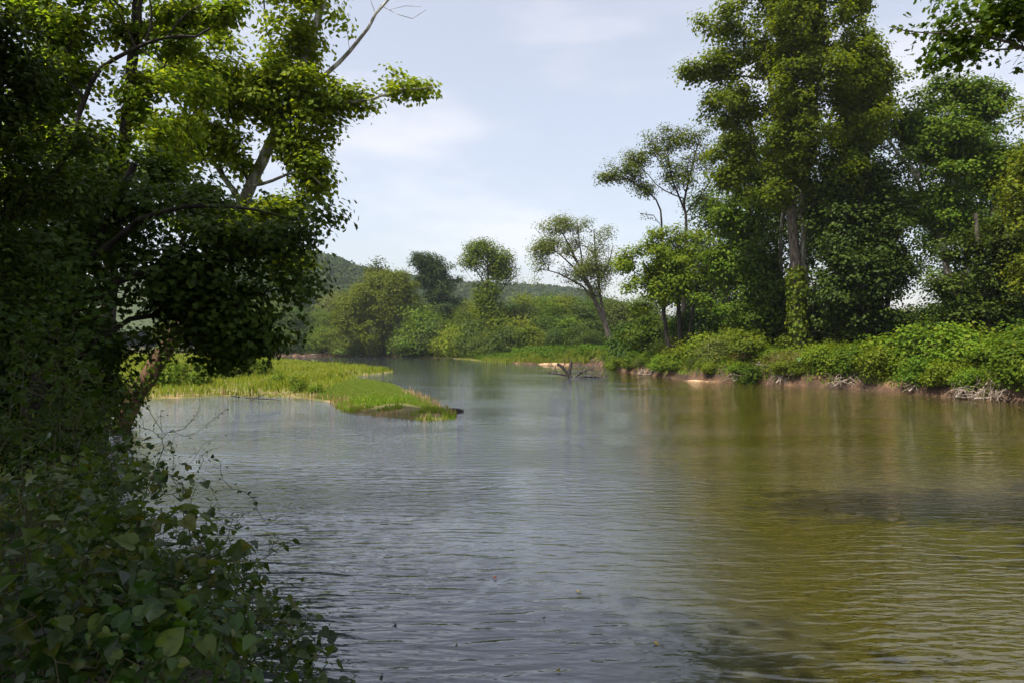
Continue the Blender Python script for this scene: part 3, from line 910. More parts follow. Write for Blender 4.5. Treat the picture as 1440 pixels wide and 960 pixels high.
# ---- far bank, trees with a shape of their own
make_tree('round_tree', 'big round bright green tree on the far bank behind the grassy spit', 'tree', 186,
          [([(540, 500), (538, 460), (533, 420)], .5, .2), ([(520, 500), (510, 460), (500, 430)], .3, .15)],
          [(535, 410, 44, 30), (505, 430, 34, 34), (565, 425, 28, 38), (530, 450, 54, 34), (545, 392, 26, 14), (500, 465, 26, 26), (560, 470, 30, 24), (525, 480, 40, 16), (560, 398, 22, 18), (585, 440, 12, 30), (488, 440, 14, 26)],
          'bright', .46, 6.5, T_KITE, lpc=36, rc=1.0, noise=7, thr=-.15, mats=('darkbark', 'darkbark'), seed=61, step=3)
make_tree('oak_tree', 'tall dark tree with a lumpy crown behind the willow shrubs of the far bank', 'tree', 205,
          [([(625, 497), (622, 440), (615, 390)], .5, .2), ([(625, 440), (600, 390), (595, 370)], .3, .15)],
          [(600, 370, 22, 16), (622, 380, 22, 22), (632, 405, 20, 24), (600, 392, 16, 14), (640, 430, 14, 20), (622, 440, 26, 22), (650, 445, 10, 12), (612, 415, 14, 14)],
          'dark', .50, 9.0, T_KITE, lpc=32, rc=.95, noise=8, thr=-.2, mats=('darkbark', 'darkbark'), seed=62, step=3)
make_tree('oak_tree', 'dark tree top peeping above the big round bright green tree', 'tree', 240,
          [([(530, 497), (530, 430), (530, 380)], .5, .2)],
          [(530, 371, 15, 9), (520, 380, 10, 7), (542, 382, 12, 8), (530, 395, 24, 14), (530, 430, 30, 30)],
          'dark', .75, 2.6, T_KITE, lpc=18, rc=1.3, noise=8, thr=-.3, mats=('darkbark', 'darkbark'), seed=63, step=4)
make_tree('sycamore_tree', 'open crowned sycamore with a vine clad trunk in the middle of the far bank', 'tree', 160,
          [([(692, 500), (690, 460), (688, 420), (686, 370), (684, 345)], .45, .12), ([(689, 430), (712, 400), (728, 388)], .2, .08), ([(688, 410), (668, 378), (655, 360)], .2, .08)],
          [(672, 350, 22, 12), (697, 354, 22, 13), (684, 400, 26, 16), (660, 372, 14, 10), (690, 380, 28, 12), (715, 390, 22, 12), (730, 400, 10, 9), (668, 398, 12, 9), (705, 412, 18, 8), (688, 428, 24, 26), (690, 458, 26, 28), (690, 482, 28, 18), (668, 372, 22, 18), (708, 372, 22, 18), (684, 342, 18, 8)],
          'mid', .42, 4.2, T_KITE, lpc=24, rc=1.0, noise=6, thr=-.15, mats=('bark', 'bark'), seed=64, step=2, min_h=9, cull=.05, r_tip=.03)
make_tree('leaning_tree', 'airy tree leaning left over the sand bar with a forked dark trunk', 'tree', 118,
          [([(864, 492), (855, 465), (843, 438), (832, 410), (820, 385), (800, 345), (785, 318)], .55, .08), ([(852, 455), (846, 430), (842, 400), (838, 360), (835, 325)], .30, .07), ([(838, 425), (815, 400), (785, 385), (760, 378)], .22, .06), ([(832, 410), (800, 370), (770, 345)], .22, .06), ([(842, 400), (856, 370), (862, 345)], .16, .05), ([(820, 385), (815, 340), (812, 315)], .18, .06)],
          [(780, 318, 26, 14), (808, 318, 28, 16), (770, 345, 24, 18), (800, 350, 36, 22), (835, 345, 24, 22), (850, 330, 16, 14), (765, 372, 18, 14), (795, 385, 34, 14), (832, 380, 24, 22), (855, 375, 14, 20), (835, 410, 14, 10), (758, 395, 10, 8), (860, 320, 9, 9), (790, 308, 14, 9), (760, 355, 12, 20), (815, 365, 40, 34), (848, 395, 12, 18)],
          'willow', .28, 2.1, T_KITE, lpc=20, rc=.75, noise=4.5, thr=-.05, mats=('bark', 'darkbark'), seed=65, step=1.6, min_h=8, cull=.05, r_tip=.022)

# ------------------------------------------------------------------ prototypes for repeats: built once, copied
def proto_tree(name, cat, h, w, leaf, size, k, seed, stems=1, mats=('bark', 'bark'), tpl=T_KITE, low=.12, lpc=18):
    """crown of clumps on its own stems, in metres round its base; returns the (unlinked to place) root"""
    r = np.random.default_rng(seed)
    nb = 13
    tg, ctr = [], []
    for b in range(nb):
        f = (b + .5) / nb
        z = h * (low + (1 - low) * f * .93)
        prof = math.sin(min(1, (f * .92 + .12)) * math.pi) ** .6
        a = r.uniform(0, 6.28)
        off = w * .5 * prof * r.uniform(.25, .75)
        c = np.array([math.cos(a) * off, math.sin(a) * off, z])
        rr = w * .30 * r.uniform(.7, 1.2) * (.55 + .45 * prof)
        n = int(k * math.pi * rr * rr / (.42 * size * size) / lpc)
        u = unit(r.normal(size=(n, 3))); rad = .3 + .7 * r.random((n, 1)) ** .6
        tg.append(c + u * rad * np.array([rr, rr, min(rr * .8, h * .16)])); ctr.append(np.tile(c, (n, 1)))
    tg = np.concatenate(tg); ctr = np.concatenate(ctr)
    keep = (fnoise(tg, w * .35, seed) > -.3) & (tg[:, 2] > .05 * h)
    tg, ctr = tg[keep], ctr[keep]
    lines = []
    for s in range(stems):
        a = r.uniform(0, 6.28); q = w * .05 * (stems > 1)
        b = np.array([math.cos(a) * q, math.sin(a) * q, -.2])
        t = np.array([math.cos(a) * w * .12 * (stems > 1) + r.normal() * .03 * w, math.sin(a) * w * .12 * (stems > 1) + r.normal() * .03 * w, h * .75])
        lines.append([np.array([b, b * .6 + t * .4 + r.normal(size=3) * w * .02, t]), h * .018 / stems ** .4, h * .005])
    sub = r.permutation(len(tg))[:260]
    nodes, parent, rad, main = grow(lines, tg[sub], h / 14, h * .0012, seed=seed, min_h=h * .12)
    root = thing(name, '', cat)
    wood(nodes, parent, rad, main, (M[mats[0]], M[mats[1]]), root, min_r=h * .0014, names=('trunk' if stems == 1 else 'stems', 'branches'), sides=6)
    pos, nrm, tip, s = leaf_cloud(tg, ctr, lpc, size * 2.3, size, r)
    link('crown' if stems == 1 else 'foliage', leaves_mesh('crown', pos, nrm, tip, s, tpl, M[leaf]), root)
    return root


class Kind:
    def __init__(self, protos):
        self.protos = protos; self.used = set()

    def place(self, i, loc, rot, sc, label, group):
        p = self.protos[i % len(self.protos)]
        if id(p) not in self.used and not p['label']:
            self.used.add(id(p))
            p.location = loc; p.rotation_euler = (0, 0, rot); p.scale = sc
            p['label'] = label
            if group:
                p['group'] = group
            return p
        return dup(p, loc, rot, sc, label, group)


def on_ground(px, D):
    x = (px - 720) / F * D
    return np.array([x, D, float(ground_z(np.array([x]), np.array([D]))[0])])


far_tree = Kind([proto_tree('woodland_tree', 'tree', 12, 9, 'bright', .45, 3.6, 101), proto_tree('woodland_tree', 'tree', 12, 8.5, 'mid', .45, 3.6, 102), proto_tree('woodland_tree', 'tree', 12, 9.5, 'willow', .45, 3.4, 103), proto_tree('woodland_tree', 'tree', 12, 8.0, 'dark', .45, 3.6, 104), proto_tree('woodland_tree', 'tree', 12, 8.6, 'mid', .42, 3.6, 105)])
far_bush = Kind([proto_tree('willow_shrub', 'shrub', 6, 7, 'willow', .36, 2.3, 111, 5, low=.08), proto_tree('willow_shrub', 'shrub', 6, 6.5, 'bright', .38, 2.4, 112, 4, low=.08), proto_tree('willow_shrub', 'shrub', 6, 7, 'mid', .34, 3.4, 113, 4, low=.05), proto_tree('willow_shrub', 'shrub', 6, 6.5, 'dark', .34, 3.4, 114, 4, low=.05)])

# wood behind the far bank, px, depth, row of the crown's top
wood_px = [(648, 172, 436, 'beside the tall dark oak'), (668, 185, 432, 'behind the open crowned sycamore'), (705, 168, 428, 'right of the open crowned sycamore'), (724, 178, 424, None), (742, 165, 430, None), (760, 172, 422, None),
           (778, 160, 426, None), (795, 172, 419, None), (812, 158, 424, None), (830, 168, 420, 'behind the forked dark trunk of the leaning tree'), (848, 160, 418, None), (866, 150, 424, None), (886, 155, 422, None), (735, 200, 418, None), (770, 205, 416, None), (805, 200, 416, None),
           (905, 150, 420, None), (1285, 120, 432, 'seen in the small gap between the dark trees of the right bank'), (1265, 130, 436, None), (1310, 128, 434, None)]
for i, (px, D, top, lab) in enumerate(wood_px):
    b = on_ground(px, D)
    h = CH + (HZ - top) / F * D - b[2]
    s = h / 11.6
    w = s * rng.uniform(.95, 1.2)
    far_tree.place([1, 0, 4, 3, 2, 4, 1, 0, 3, 4, 1, 2][i % 12], b, rng.uniform(0, 6.28), (w, w, s), ('woodland tree ' + lab) if lab else 'green tree in the low wood behind the leaning tree and sand bar', 'trees of the wood beyond the bend')
# far left bank
for i, (px, D, top, lab) in enumerate([(372, 225, 440, None), (398, 222, 436, None), (420, 226, 432, None), (446, 222, 436, None), (466, 218, 440, None), (352, 215, 446, None), (330, 225, 432, None), (300, 235, 430, None), (270, 230, 432, None), (240, 225, 436, None), (585, 205, 428, 'right of the big round bright tree'), (470, 300, 415, None), (430, 330, 406, 'rising dark at the foot of the hill'), (400, 330, 416, None), (655, 250, 425, None), (360, 320, 410, None)]):
    b = on_ground(px, D)
    h = CH + (HZ - top) / F * D - b[2]
    s = h / 11.6
    w = s * rng.uniform(.9, 1.15)
    far_tree.place(3 if lab and 'dark' in lab else i + 1, b, rng.uniform(0, 6.28), (w, w, s), ('woodland tree ' + lab) if lab else 'hazy green tree on the far bank below the wooded hill', 'trees below the wooded hill')
for i, (px, D, top) in enumerate([(365, 207, 466), (392, 206, 462), (412, 205, 468), (432, 205, 464), (455, 201, 460), (478, 197, 464), (496, 192, 470), (345, 208, 470), (320, 210, 466)]):
    b = on_ground(px, D - 3.4); b[2] = max(b[2], .1); h = CH + (HZ - top) / F * D - b[2]; s = h / 5.8
    far_bush.place([2, 0, 2, 3, 2][i % 5], b, rng.uniform(0, 6.28), (s * 1.1, s * 1.1, s), 'grey green willow shrub at the water below the wooded hill', 'shrubs below the wooded hill')
for i, (px, D, top, lab) in enumerate([(575, 181, 462, None), (600, 178, 440, None), (612, 176, 452, None), (590, 184, 432, 'tall feathery olive willow beside the big round bright tree'), (628, 170, 468, 'bright green shrub low at the water left of the open crowned sycamore'), (645, 164, 458, 'bright green shrub under the tall dark oak'),
                                       (664, 156, 452, None), (680, 149, 470, 'grey brushy shrub in front of the vine clad trunk')]):
    b = on_ground(px, D); h = CH + (HZ - top) / F * D - b[2]; s = h / 5.8
    far_bush.place(1 if lab and 'bright' in lab else [0, 2, 3, 0][i % 4], b, rng.uniform(0, 6.28), (s, s, s), lab or 'willow shrub on the far bank between the round tree and the sycamore', 'shrubs of the middle far bank')
for i, (px, D, top) in enumerate([(698, 147, 466), (714, 145, 460), (730, 143, 464), (748, 141, 460), (765, 139, 468), (782, 138, 462), (800, 137, 466), (816, 135, 458), (832, 128, 466), (706, 156, 446), (736, 155, 448), (770, 152, 446), (805, 150, 448), (838, 142, 450)]):
    b = on_ground(px, D); h = CH + (HZ - top) / F * D - b[2]; s = h / 5.8
    far_bush.place([2, 3, 0, 2, 1, 3][i % 6], b, rng.uniform(0, 6.28), (s * 1.1, s * 1.1, s), 'leafy shrub at the edge of the low wood behind the sand bar', 'shrubs behind the sand bar')

# ---- thicket of the right bank
bank_bush = Kind([proto_tree('bank_shrub', 'shrub', 2.6, 3.4, 'bright', .20, 2.6, 121, 5, low=.06, tpl=T_LOBE), proto_tree('bank_shrub', 'shrub', 2.6, 3.2, 'mid', .20, 2.6, 122, 4, low=.06, tpl=T_LOBE),
                  proto_tree('bank_shrub', 'shrub', 2.6, 3.6, 'bright', .18, 2.7, 123, 5, low=.06, tpl=T_LOBE), proto_tree('bank_shrub', 'shrub', 2.6, 3.3, 'willow', .17, 2.2, 124, 6, low=.06, mats=('twig', 'twig'))])
shr = []
line = np.array([(12.9, 98), (12.6, 85), (13.4, 75), (14.6, 64), (15.5, 60), (18.5, 56), (21, 52.5), (23.5, 48.5), (25, 43), (26.6, 36), (29.5, 28.5)])
q = resample(np.c_[line, np.zeros(len(line))], 2.0)[:, :2]
tn = np.gradient(q, axis=0); tn /= np.linalg.norm(tn, axis=1, keepdims=True)
nrm2 = np.stack([-tn[:, 1], tn[:, 0]], 1)
nrm2[nrm2[:, 0] < 0] *= -1
for row, (off, hs) in enumerate([(.75, 1.15), (2.7, 1.6), (5.6, 2.1)]):
    for j in range(row % 2, len(q), 1 if row < 2 else 2):
        p = q[j] + nrm2[j] * (off + rng.uniform(-.6, .6)) + tn[j] * rng.uniform(-.6, .6)
        shr.append((p[0], p[1], hs * rng.uniform(.6, 1.45) * float(np.interp(p[1], [34, 60], [1.3, .95])), row))


def shrub_label(px, row):
    if px < 905:
        where = 'at the foot of the leaning tree trunk'
    elif px < 1010:
        where = 'above the pale sand strip'
    elif px < 1100:
        where = 'between sand strip and tallest sycamore'
    elif px < 1200:
        where = 'before the tallest sycamore'
    elif px < 1310:
        where = 'below the dense dark tree'
    else:
        where = 'above the bare roots by the edge'
    what = ['low overhanging bush at the waterline', 'leafy sunlit bush in the thicket', 'taller bush at the back of the thicket'][row]
    return f'{what} {where}'


for i, (x, y, h, row) in enumerate(shr):
    z = float(ground_z(np.array([x]), np.array([y]))[0])
    s = h / 2.4
    px = 720 + x / y * F
    lab = shrub_label(px, row)
    bank_bush.place(int(rng.integers(0, 4)) if row < 2 else int(rng.integers(0, 3)), (x, y, z - .05), rng.uniform(0, 6.28), (s * rng.uniform(1, 1.3), s * rng.uniform(1, 1.3), s), lab, lab.replace('bush', 'bushes'))


dry_bush = Kind([proto_tree('dry_shrub', 'shrub', 1.6, 1.8, 'dry', .14, 1.5, 129, 6, low=.05, tpl=T_NARROW, lpc=12, mats=('twig', 'twig'))])
for px, D, h, lab in [(1096, 54.6, 1.5, 'dry reddish brown bush at the foot of the tallest sycamore'), (1122, 54.4, 1.1, 'low brown weeds behind the bright green tube'), (1346, 45.5, 2.2, 'dry brown patch of brush high in the thicket by the edge'), (1205, 51.2, 1.0, 'low dry brush on the clay below the dense dark tree'), (985, 64, 1.4, 'olive brown brush behind the pale sand strip'), (1045, 59, 1.3, 'olive brown brush between the sand strip and the sycamore'), (1255, 47.8, 1.1, 'low brown brush overhanging the clay bank')]:
    b = on_ground(px, D); q = h / 1.5
    dry_bush.place(0, b - np.array([0, 0, .03]), rng.uniform(0, 6.28), (q * 1.2, q * 1.2, q), lab, 'dry bushes on the right bank')
deep_bush = Kind([proto_tree('understory_shrub', 'shrub', 4.5, 5.0, 'dark', .20, 2.8, 125, 4, low=.06, tpl=T_LOBE, lpc=24, mats=('darkbark', 'darkbark')), proto_tree('understory_shrub', 'shrub', 4.5, 4.6, 'mid', .20, 2.8, 126, 4, low=.06, tpl=T_LOBE, lpc=24, mats=('darkbark', 'darkbark'))])
for i, (px, D, h) in enumerate([(885, 84, 4.0), (912, 80, 4.6), (940, 77, 3.8), (975, 74, 4.8), (1005, 70, 5.0), (1032, 68, 4.2), (1062, 66, 5.2), (1090, 64, 4.4), (1150, 62, 5.0), (1180, 60, 4.4), (1212, 60, 5.2), (1245, 58, 4.0), (1318, 56, 4.2), (1350, 54, 4.6), (1385, 52, 4.2), (1420, 50, 4.8), (1455, 50, 4.4)]):
    b = on_ground(px, D); q = h / 4.4
    lab = 'shaded shrub under the round tree behind the thicket' if px < 1010 else 'shaded shrub behind the thicket near the tallest sycamore trunk' if px < 1200 else 'shaded shrub under the dense dark tree' if px < 1260 else 'shaded shrub under the layered boughs behind the thicket'
    deep_bush.place(i, b, rng.uniform(0, 6.28), (q * 1.15, q * 1.15, q), lab, lab.replace('shrub', 'shrubs'))
shade_bush = Kind([proto_tree('shade_shrub', 'shrub', 1.2, 1.5, 'vine', .062, 2.6, 127, 5, low=.05, tpl=T_ELM, lpc=12, mats=('stem', 'stem')), proto_tree('shade_shrub', 'shrub', 1.2, 1.3, 'dark', .070, 2.6, 128, 4, low=.05, tpl=T_SYC, lpc=12, mats=('stem', 'stem'))])
for i, (x, y, h, far) in enumerate([(-3.9, 7.7, .6, 0), (-5.2, 9.4, .7, 0), (-6.6, 11.2, .8, 0), (-8.3, 13.6, .8, 0), (-9.9, 15.9, .8, 0), (-11.2, 18.2, .9, 0), (-12.8, 20.9, .9, 0), (-14.6, 23.4, .8, 0), (-7.6, 10.8, 1.1, 0), (-9.6, 13.2, 1.2, 0),
                                    (-10.6, 13.2, 3.2, 1), (-12.6, 15.5, 3.4, 1), (-14.6, 18.5, 3.6, 1), (-17.5, 21.5, 3.4, 1), (-12.8, 17.4, 2.2, 1), (-19.5, 25.0, 3.2, 1), (-16.2, 21.0, 2.4, 1), (-14.9, 24.0, 2.3, 1), (-16.6, 26.4, 2.6, 1)]):
    z = float(ground_z(np.array([x]), np.array([y]))[0]); q = h / 1.15
    lab = 'tall dark shrub filling the shade under the maple' if far else 'low dark shrub along the shaded edge of the left bank'
    shade_bush.place(i, (x, y, z - .03), rng.uniform(0, 6.28), (q * 1.1, q * 1.1, q), lab, lab.replace('shrub', 'shrubs'))


# ------------------------------------------------------------------ ground cover
def cover(n, region, tpl, leaf, size, zr, seed, name, label, cat, upw=.7, clump=1.2):
    r = np.random.default_rng(seed)
    x0, x1, y0, y1, cond = region
    px, py, pz = [], [], []
    got = 0
    while got < n:
        x = r.uniform(x0, x1, n); y = y0 + (y1 - y0) * r.random(n) ** 1.3
        sd = river_sd(x, y)
        k = cond(x, y, sd) & (fnoise(np.stack([x, y, x * 0], 1), clump, seed) > -.35)
        px.append(x[k]); py.append(y[k]); got += k.sum()
    x = np.concatenate(px)[:n]; y = np.concatenate(py)[:n]
    hgt = zr * (.35 + .65 * np.clip(fnoise(np.stack([x, y, x * 0], 1), clump * 1.7, seed + 1) * .6 + .6, 0, 1.2))
    z = ground_z(x, y) + hgt * r.random(n) ** .7
    pos = np.stack([x, y, z], 1)
    nr = np.array([0, 0, upw]) + r.normal(size=pos.shape) * .5
    return tag(link(name, leaves_mesh(name, pos, nr, r.normal(size=pos.shape), size * r.uniform(.6, 1.3, n), tpl, M[leaf])), label, cat, kind='stuff')


cover(70000, (11, 70, 26, 110, lambda x, y, sd: (sd > .3) & (sd < 16) & (x > 10)), T_LOBE, 'bright', .16, .8, 201, 'bank_undergrowth', 'sunlit tangle of weeds and vines covering the right bank', 'undergrowth')
cover(45000, (-90, 30, 108, 240, lambda x, y, sd: (sd > .8) & (sd < 14) & ((y > 108) & ~((x < -12) & (y < 176)))), T_KITE, 'mid', .36, 1.3, 202, 'far_undergrowth', 'low green growth along the far bank of the river', 'undergrowth', clump=3)
cover(26000, (-30, 2.5, 1.0, 30, lambda x, y, sd: (sd > .05) & (sd < 9) & (x < 1.5 - .3 * y) & (y < 29)), T_ELM, 'vine', .065, .6, 203, 'shade_undergrowth', 'dark low weeds under the trees of the near left bank', 'undergrowth', clump=.8)


def grass(n, cond, box, hfun, wid, leaf, name, label, seed):
    r = np.random.default_rng(seed)
    x0, x1, y0, y1 = box
    xs_, ys_ = [], []
    got = 0
    while got < n:
        y = y0 * (y1 / y0) ** r.random(n); x = r.uniform(x0, x1, n)
        sd = river_sd(x, y)
        k = cond(x, y, sd)
        xs_.append(x[k]); ys_.append(y[k]); got += k.sum()
    x = np.concatenate(xs_)[:n]; y = np.concatenate(ys_)[:n]
    h = hfun(x, y) * r.uniform(.55, 1.25, n)
    b = np.stack([x, y, ground_z(x, y) - .02], 1)
    a = r.uniform(0, 6.28, n); w = wid * r.uniform(.6, 1.4, n) * (1 + y / 60)
    side = np.stack([np.cos(a), np.sin(a), 0 * a], 1) * w[:, None]
    la = r.uniform(0, 6.28, n)
    lean = np.stack([np.cos(la), np.sin(la), 0 * a], 1) * (h * r.uniform(.05, .45, n))[:, None]
    m = b + lean * .35 + np.array([0, 0, 1]) * (h * .6)[:, None]
    t = b + lean + np.array([0, 0, 1]) * h[:, None]
    v = np.stack([b - side, b + side, m + side * .7, m - side * .7, t], 1)
    loops = (np.array([0, 1, 2, 3, 3, 2, 4])[None] + (np.arange(n) * 5)[:, None]).ravel()
    return tag(link(name, mesh_from(name, v.reshape(-1, 3), loops, np.tile([4, 3], n), M[leaf])), label, 'grass', kind='stuff')


def lobe(x, y):                                        # the short green point of the spit
    return sstep(x + 10.6 - (y - 34) * -.10, -1.0, .8) * (y < 64)


def tall_h(x, y):
    return .14 + .34 * np.clip(fnoise(np.stack([x, y, x * 0], 1), 3, 5) * .6 + .5, 0, 1.4)


grass(120000, lambda x, y, sd: (sd > .15) & is_spit(x, y) & (lobe(x, y) < rng.random(x.shape) * .9 + .05) & (x > -75) & (fnoise(np.stack([x, y, x * 0], 1), 2.2, 15) > -.75 + .3 * rng.normal(size=x.shape)), (-75, -2, 27, 158), tall_h, .016, 'grass', 'spit_grass', 'tall yellow green grass and reeds on the spit', 301)
grass(60000, lambda x, y, sd: (sd > .35) & is_spit(x, y) & (lobe(x, y) > .4) & (y > np.interp(x, [-8.6, -5.8, -3.7, -2], [38.5, 35.6, 33, 31.5]) - 1.2 * rng.random(x.shape) ** 3 + .5 * np.sin(x * 2.2)), (-13, -2, 28, 66), lambda x, y: .07 + .06 * rng.random(x.shape), .014, 'lawn', 'short_grass', 'short bright green grass on the point of the spit', 302)
grass(5000, lambda x, y, sd: (sd > .1) & is_spit(x, y) & (lobe(x, y) > .4) & (fnoise(np.stack([x, y, x * 0], 1), 1.5, 9) > .1), (-11, -2, 27.6, 38), lambda x, y: .10 + .22 * rng.random(x.shape) ** 2, .014, 'grass', 'sparse_grass', 'sparse yellow weeds on the bare tip of the spit', 303)
grass(9000, lambda x, y, sd: (sd > .1) & (sd < 3.5) & (x < 13.5) & (x > -6) & (y < 135), (-6, 13.5, 108, 135), lambda x, y: .5 + .3 * rng.random(x.shape), .03, 'grass', 'bar_grass', 'strip of bright grass along the far bank beside the sand bar', 304)
grass(3000, lambda x, y, sd: (sd > .2) & (sd < 2.5) & (x > 12), (12, 30, 36, 70), lambda x, y: .25 + .25 * rng.random(x.shape), .02, 'grass', 'bank_grass', 'thin yellow grass on the clay edge of the right bank', 305)
grass(5000, lambda x, y, sd: (sd > .0) & is_spit(x, y) & (lobe(x, y) < .3) & (x > -60) & (fnoise(np.stack([x, y, x * 0], 1), 2.0, 25) > .45), (-60, -2, 27, 140), lambda x, y: .32 + .3 * rng.random(x.shape), .022, 'bright', 'reed_clumps', 'darker green reed clumps standing in the yellow green grass', 306)
grass(1100, lambda x, y, sd: (sd > .0) & (sd < .9) & is_spit(x, y) & (x > -40) & (y < 45), (-40, -2, 27, 80), lambda x, y: .15 + .3 * rng.random(x.shape), .012, 'straw', 'dead_stems', 'dry straw coloured stems along the ragged edge of the spit', 307)

# weeds on the spit
weed = Kind([proto_tree('leafy_weed', 'plant', 1.0, 1.1, 'bright', .13, 2.4, 131, 4, low=.08, tpl=T_LOBE, lpc=10, mats=('stem', 'stem'))])
for i, (px, D, h, lab) in enumerate([(352, 62, 1.9, 'bright broad leaved bush at the back of the grassy spit'), (366, 64, 1.6, None), (338, 58, 1.7, None), (415, 46, .8, 'small dark green weed among the tall grass of the spit'), (425, 43, .7, None), (392, 50, .8, None), (445, 42, .6, None), (300, 56, 1.5, None), (318, 60, 1.6, None), (250, 50, 1.6, None), (270, 55, 1.5, None), (285, 47, 1.2, None), (232, 46, 1.4, None)]):
    b = on_ground(px, D)
    weed.place(0, b - np.array([0, 0, .03]), rng.uniform(0, 6.28), (h, h, h), lab or ('leafy green bush on the spit behind the leaning sycamore trunk' if px < 345 else 'leafy weed clump in the spit grass'), 'leafy clumps on the spit')


# ------------------------------------------------------------------ driftwood and roots
def wood_piece(name, label, cat, lines, mat, group=None, sides=8, twigs=0, seed=1, spread=.8, part=('trunk', 'branches'), r_tip=.006):
    """fallen wood: lines of world points with radii, and thin twigs spraying from them"""
    r = np.random.default_rng(seed)
    L = [[np.array(p, float), a, b] for p, a, b in lines]
    tg = []
    for _ in range(twigs):
        l = L[r.integers(0, len(L))][0]
        f = r.random(); i = min(int(f * (len(l) - 1)), len(l) - 2)
        p = l[i] + (l[i + 1] - l[i]) * r.random()
        tg.append(p + r.normal(size=3) * spread * np.array([1, .7, .5]) + np.array([0, 0, spread * .25]))
    base = L[0][0][0].copy()
    nodes, parent, rad, main = grow(L, np.array(tg) if tg else np.zeros((0, 3)), .25, r_tip, seed=seed, bf=.1)
    root = thing(name, label, cat, base, group)
    wood(nodes, parent, rad, main, (M[mat], M[mat]), root, org=base, sides=sides, names=part)
    return root


D = 66.5
wood_piece('fallen_snag', 'dark bare snag with two upright stubs sticking out of the river', 'driftwood',
           [([P(805, 533, D), P(797, 523, D), P(790, 515, D), P(784, 511, D)], .22, .13), ([P(799, 531, D), P(801, 520, D), P(803, 509, D)], .20, .14),
            ([P(772, 524, D + 1), P(785, 525, D), P(799, 528, D)], .09, .12), ([P(806, 531, D), P(816, 525, D), P(826, 519, D), P(835, 521, D)], .10, .05), ([P(820, 526, D), P(826, 519, D), P(829, 517, D)], .06, .05), ([P(806, 532, D), P(826, 529, D), P(848, 530, D)], .12, .06), ([P(845, 529, D), P(847, 525, D)], .04, .03)],
           'wetwood', twigs=90, seed=4, spread=.55, r_tip=.028)
D = 196.
wood_piece('driftwood_log', 'bleached driftwood tree stranded beyond the back edge of the spit', 'driftwood',
           [([P(484, 501, D), P(470, 499, D), P(458, 496, D), P(452, 501, D)], .35, .25), ([P(460, 496, D), P(450, 500, D), P(443, 502, D)], .3, .15), ([P(462, 497, D), P(448, 497.5, D), P(437, 498, D)], .18, .1), ([P(484, 501, D), P(495, 501, D)], .3, .2)], 'drift', seed=6, twigs=8, spread=2.0, r_tip=.06)
wood_piece('driftwood_log', 'grey broken log lying at the water under the big round tree', 'driftwood',
           [([P(500, 502, 190), P(508, 499, 190), P(514, 502, 190)], .4, .3)], 'drift', seed=7, twigs=6, spread=1.2, r_tip=.05)
wood_piece('driftwood_log', 'pale slanting log on the muddy far bank right of the round tree', 'driftwood',
           [([P(574, 497.5, 184), P(566, 496, 185), P(560, 493, 186)], .4, .25), ([P(570, 497, 184), P(580, 500, 184)], .25, .15)], 'drift', seed=8, twigs=10, spread=1.5, r_tip=.05)
wood_piece('driftwood_log', 'tangle of grey dead branches on the far bank below the willow shrubs', 'driftwood',
           [([P(588, 501, 180), P(598, 499, 180), P(606, 501, 180)], .25, .18), ([P(594, 500, 180), P(602, 496, 180)], .2, .1)], 'drift', seed=9, twigs=18, spread=1.6, r_tip=.05)
wood_piece('driftwood_log', 'dark sodden log end lying in the water off the tip of the spit', 'driftwood',
           [([(-3.1, 31.8, -.02), (-2.85, 31.9, .07), (-2.5, 31.9, .08), (-2.2, 32.0, .02)], .13, .09)], 'wetwood', seed=10, twigs=14, spread=.22, r_tip=.012)
wood_piece('dead_branch', 'bare forked twig lying along the front edge of the grassy spit', 'branch',
           [([P(352, 563, 38.4), P(366, 556, 38.6), P(375, 553, 38.8)], .03, .015), ([P(345, 559, 39), P(368, 560, 38.6), P(395, 562, 38)], .035, .02), ([P(336, 558, 39.4), P(325, 556, 39.8)], .06, .04)], 'wetwood', seed=11, twigs=20, spread=.35, r_tip=.006)

roots = [('pale tangle of washed roots below the leaning tree bushes', 918, 70.5, 2.6, 'twig'), ('dry brush pile on the clay bank in front of the tallest sycamore', 1115, 53.5, 2.2, 'twig'), ('brown exposed roots on the clay bank below the dense dark tree', 1200, 49.0, 2.4, 'twig'),
         ('slanting bare sticks on the clay bank left of the undercut', 1310, 43.6, 2.4, 'twig'), ('large tangle of dry brush hanging to the water at the right edge', 1415, 37.6, 3.0, 'twig'), ('dry brush caught at the waterline beside the undercut', 1375, 39.2, 2.2, 'twig'), ('brushy roots on the clay between the sand strip and the sycamore', 1055, 56.0, 2.4, 'twig')]
for i, (lab, px, D, ln, mt) in enumerate(roots):
    x = (px - 720) / F * D
    r = np.random.default_rng(400 + i)
    gl = [np.array([x + f * ln * .55, D + .35 + .2 * f, 0.]) for f in (-1, 0, 1)]
    for g_ in gl:
        g_[2] = max(.06, float(ground_z(g_[:1], g_[1:2])[0])) + .1
    L = [(gl, .07, .03)]
    n = 22
    for k in range(n):
        a = np.array([x + r.uniform(-ln / 2, ln / 2), D + r.uniform(-.2, .9), 0.])
        a[2] = max(.1, float(ground_z(a[:1], a[1:2])[0])) + r.uniform(.1, .55)
        d = np.array([r.normal() * .9, -abs(r.normal()) * .35 - .2, 0.])
        b = a + d * r.uniform(.5, 1.2); b[2] = r.uniform(-.05, .25)
        m = (a + b) / 2 + np.array([0, 0, r.uniform(.0, .35)])
        L.append(([a, m, b], r.uniform(.012, .045), .008))
    wood_piece('exposed_roots', lab, 'roots', L, mt, seed=420 + i, twigs=90, spread=.45, r_tip=.0075, part=('roots', 'rootlets'), sides=6)

